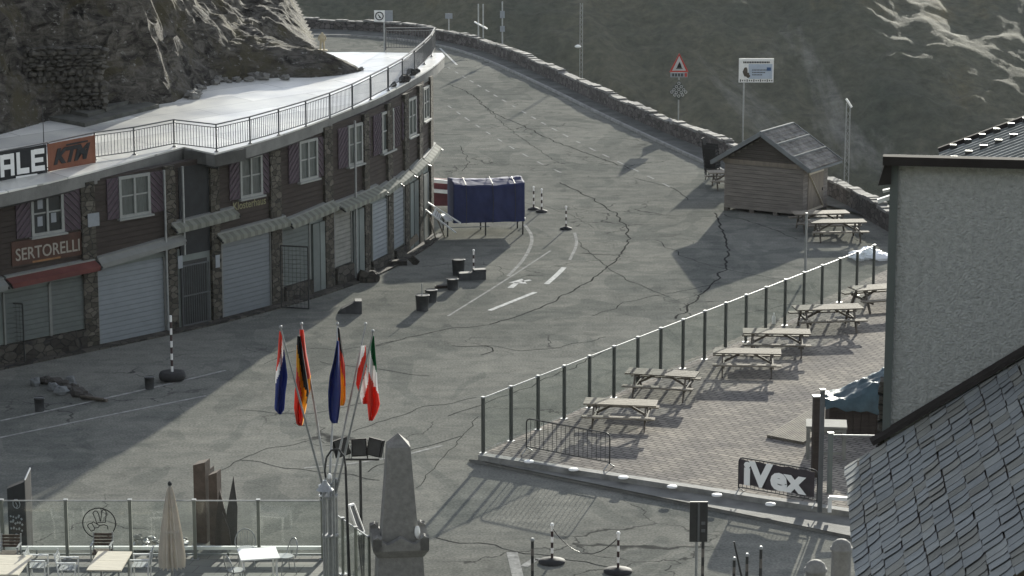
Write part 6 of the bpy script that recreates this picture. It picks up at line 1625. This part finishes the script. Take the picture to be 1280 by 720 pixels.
# round line emblem on the glass
Ye_ = (ta.lerp(tb, (124 + 75) / 479)).y - .06; cE = A(124, 654, Ye_); t = thing('round_emblem', 'round black line emblem of a hand with two raised fingers fixed to the terrace glass', 'emblem', tuple(cE)); pm = Ye_ / F / CP
e2w = lambda x, y: Vector(((x - 637) / 5.144 * pm, 0, -(y - 382) / 5.144 * pm))
q = MB(); q.path([e2w(637 + 108 * math.cos(k * math.pi / 16), 382 + 103 * math.sin(k * math.pi / 16)) for k in range(32)], .016, 6, closed=True); q.build('ring', M['black'], t)
q = MB()
for ln in ([(622, 388), (612, 350), (598, 315), (608, 299), (626, 300), (635, 318), (645, 372)], [(648, 366), (652, 330), (655, 300), (668, 290), (684, 298), (686, 318), (678, 376)], [(678, 376), (650, 376), (628, 378), (622, 388), (640, 398), (668, 392)], [(668, 392), (690, 400), (694, 425)],
           [(622, 388), (600, 372), (588, 380), (606, 415), (628, 412), (640, 398)], [(588, 380), (566, 388), (560, 400), (582, 436), (602, 430), (606, 415)]): q.path([e2w(*p_) for p_ in ln], .012, 5)
q.build('hand_outline', M['black'], t)
# terrace tables
def ttable(label, u, v, wx, wy, m, legm, rz=0., seam=True):
    p = G(u, v, .09 + .76); t = thing('terrace_table', label, 'table', (p.x, p.y, .09), rz, 'terrace tables'); 
    for k in ((-1, 1) if seam else (0,)):
        q = MB(); q.box((0, k * wy / 4, .75), (wx, wy / 2 - .01 if seam else wy, .035)); q.build('tabletop', m, t)
    for sx in (-1, 1):
        for sy in (-1, 1): q = MB(); q.bar((sx * (wx / 2 - .08), sy * (wy / 2 - .1), .73), (sx * (wx / 2 - .08), sy * (wy / 2 - .1), 0), .05); q.build('leg', legm, t)
    return t
ttable('pale wooden terrace table left of the closed parasol', 137, 701, .88, 1.55, M['woodlt'], M['metal'], R(-2))
ttable('pale wooden terrace table cut by the left edge of the picture', 8, 706, .98, 1.6, M['woodlt'], M['metal'], R(-2))
ttable('white terrace table with thin legs right of the plank sculptures', 323, 692, 1.0, .95, M['white'], M['white'], R(12), False)
# chairs
def slat_chair(label, u, v, rz, back_m, frame_m, bh=.9):
    p = G(u, v, .09); t = thing('terrace_chair', label, 'chair', (p.x, p.y, .09), rz, 'terrace chairs'); q = MB()
    for k in range(4): q.box((0, -.17 + k * .115, .45), (.46, .1, .03))
    q.build('seat', back_m, t)
    q = MB()
    for k in range(4): q.box((0, .24 + k * .014, .58 + k * .085), (.46, .022, .07))
    q.build('backrest', back_m, t)
    for sx in (-1, 1):
        q = MB(); q.path([(sx * .25, .2, .0), (sx * .25, .22, .45), (sx * .25, .30, bh)], .02, 6); q.build('leg', frame_m, t); q = MB(); q.tube((sx * .25, -.22, 0), (sx * .25, -.22, .64), .018); q.build('leg', frame_m, t); q = MB(); q.bar((sx * .25, -.24, .66), (sx * .25, .26, .66), .05, .03); q.build('armrest', frame_m, t)
    return t
slat_chair('brown slatted chair behind the pale table left of the parasol, its back to the glass', 128, 710, 0, M['rust'], M['metal'])
slat_chair('brown slatted chair behind the table at the left picture edge', 13, 712, 0, M['rust'], M['metal'])
slat_chair('white framed chair at the right side of the table cut by the picture edge', 48, 728, R(90), M['metal'], M['white'])
slat_chair('white framed chair at the left side of the pale table near the parasol', 86, 731, R(-90 + 180), M['metal'], M['white'])
slat_chair('white framed chair between the pale table and the parasol', 177, 727, R(-90), M['metal'], M['white'])
def wire_chair(label, u, v, rz):
    p = G(u, v, .09); t = thing('wire_chair', label, 'chair', (p.x, p.y, .09), rz, 'round backed wire chairs'); q = MB(); q.lathe([(.22, .44), (.23, .455), (.22, .47)], n=16); q.build('seat', M['metal'], t)
    q = MB(); q.path([(-.24, .16, .45)] + [(.25 * math.cos(math.pi - k * math.pi / 10) * 1.1, .2 + .08 * math.sin(k * math.pi / 10), .55 + .36 * math.sin(k * math.pi / 10)) for k in range(11)] + [(.24, .16, .45)], .016, 6); 
    for k in range(-3, 4): q.tube((k * .06, .2, .46), (k * .065, .27, .90 - .012 * k * k), .006, n=4)
    q.build('backrest', M['metal'], t)
    for sx in (-1, 1):
        for sy in (-1, 1): q = MB(); q.tube((sx * .15, sy * .15, .44), (sx * .22, sy * .22, 0), .014); q.build('leg', M['metal'], t)
wire_chair('round backed wire chair behind the left side of the white table', 308, 706, R(10)); wire_chair('round backed wire chair at the right side of the white table', 357, 716, R(-60)); wire_chair('round backed wire chair at the near left corner of the white table', 296, 734, R(120))
# crumpled pale foil and plant heap behind the glass near the parasol
p = G(196, 688); q = MB(); r = random.Random(14)
for k in range(26): q.blob((r.uniform(-.6, .7), r.uniform(-.4, .8), r.uniform(.05, .22)), (r.uniform(.08, .2), r.uniform(.08, .2), r.uniform(.04, .14)), k, .7, mi=k % 2)
o = q.build('rubble_pile', [M['pale'], M['metal']], None, at=tuple(p)); tag(o, 'pale heap of stones behind the terrace glass between parasol and emblem', 'rubble')

# ------------------------------------------------------------------ valley haze
hz = MB(); hz.box((0, 290, -24), (1100, 900, 240)); ho = hz.build('haze', None or bpy.data.materials.new('haze_air')); tag(ho, kind='stuff')
hm2 = ho.data.materials[0]; hm2.use_nodes = True; hn = hm2.node_tree; hn.nodes.remove(hn.nodes['Principled BSDF'])
pv = hn.nodes.new('ShaderNodeVolumePrincipled'); pv.inputs['Color'].default_value = (.80, .85, .9, 1); pv.inputs['Density'].default_value = .000036; pv.inputs['Anisotropy'].default_value = .2
hn.links.new(pv.outputs[0], [n for n in hn.nodes if n.type == 'OUTPUT_MATERIAL'][0].inputs['Volume'])
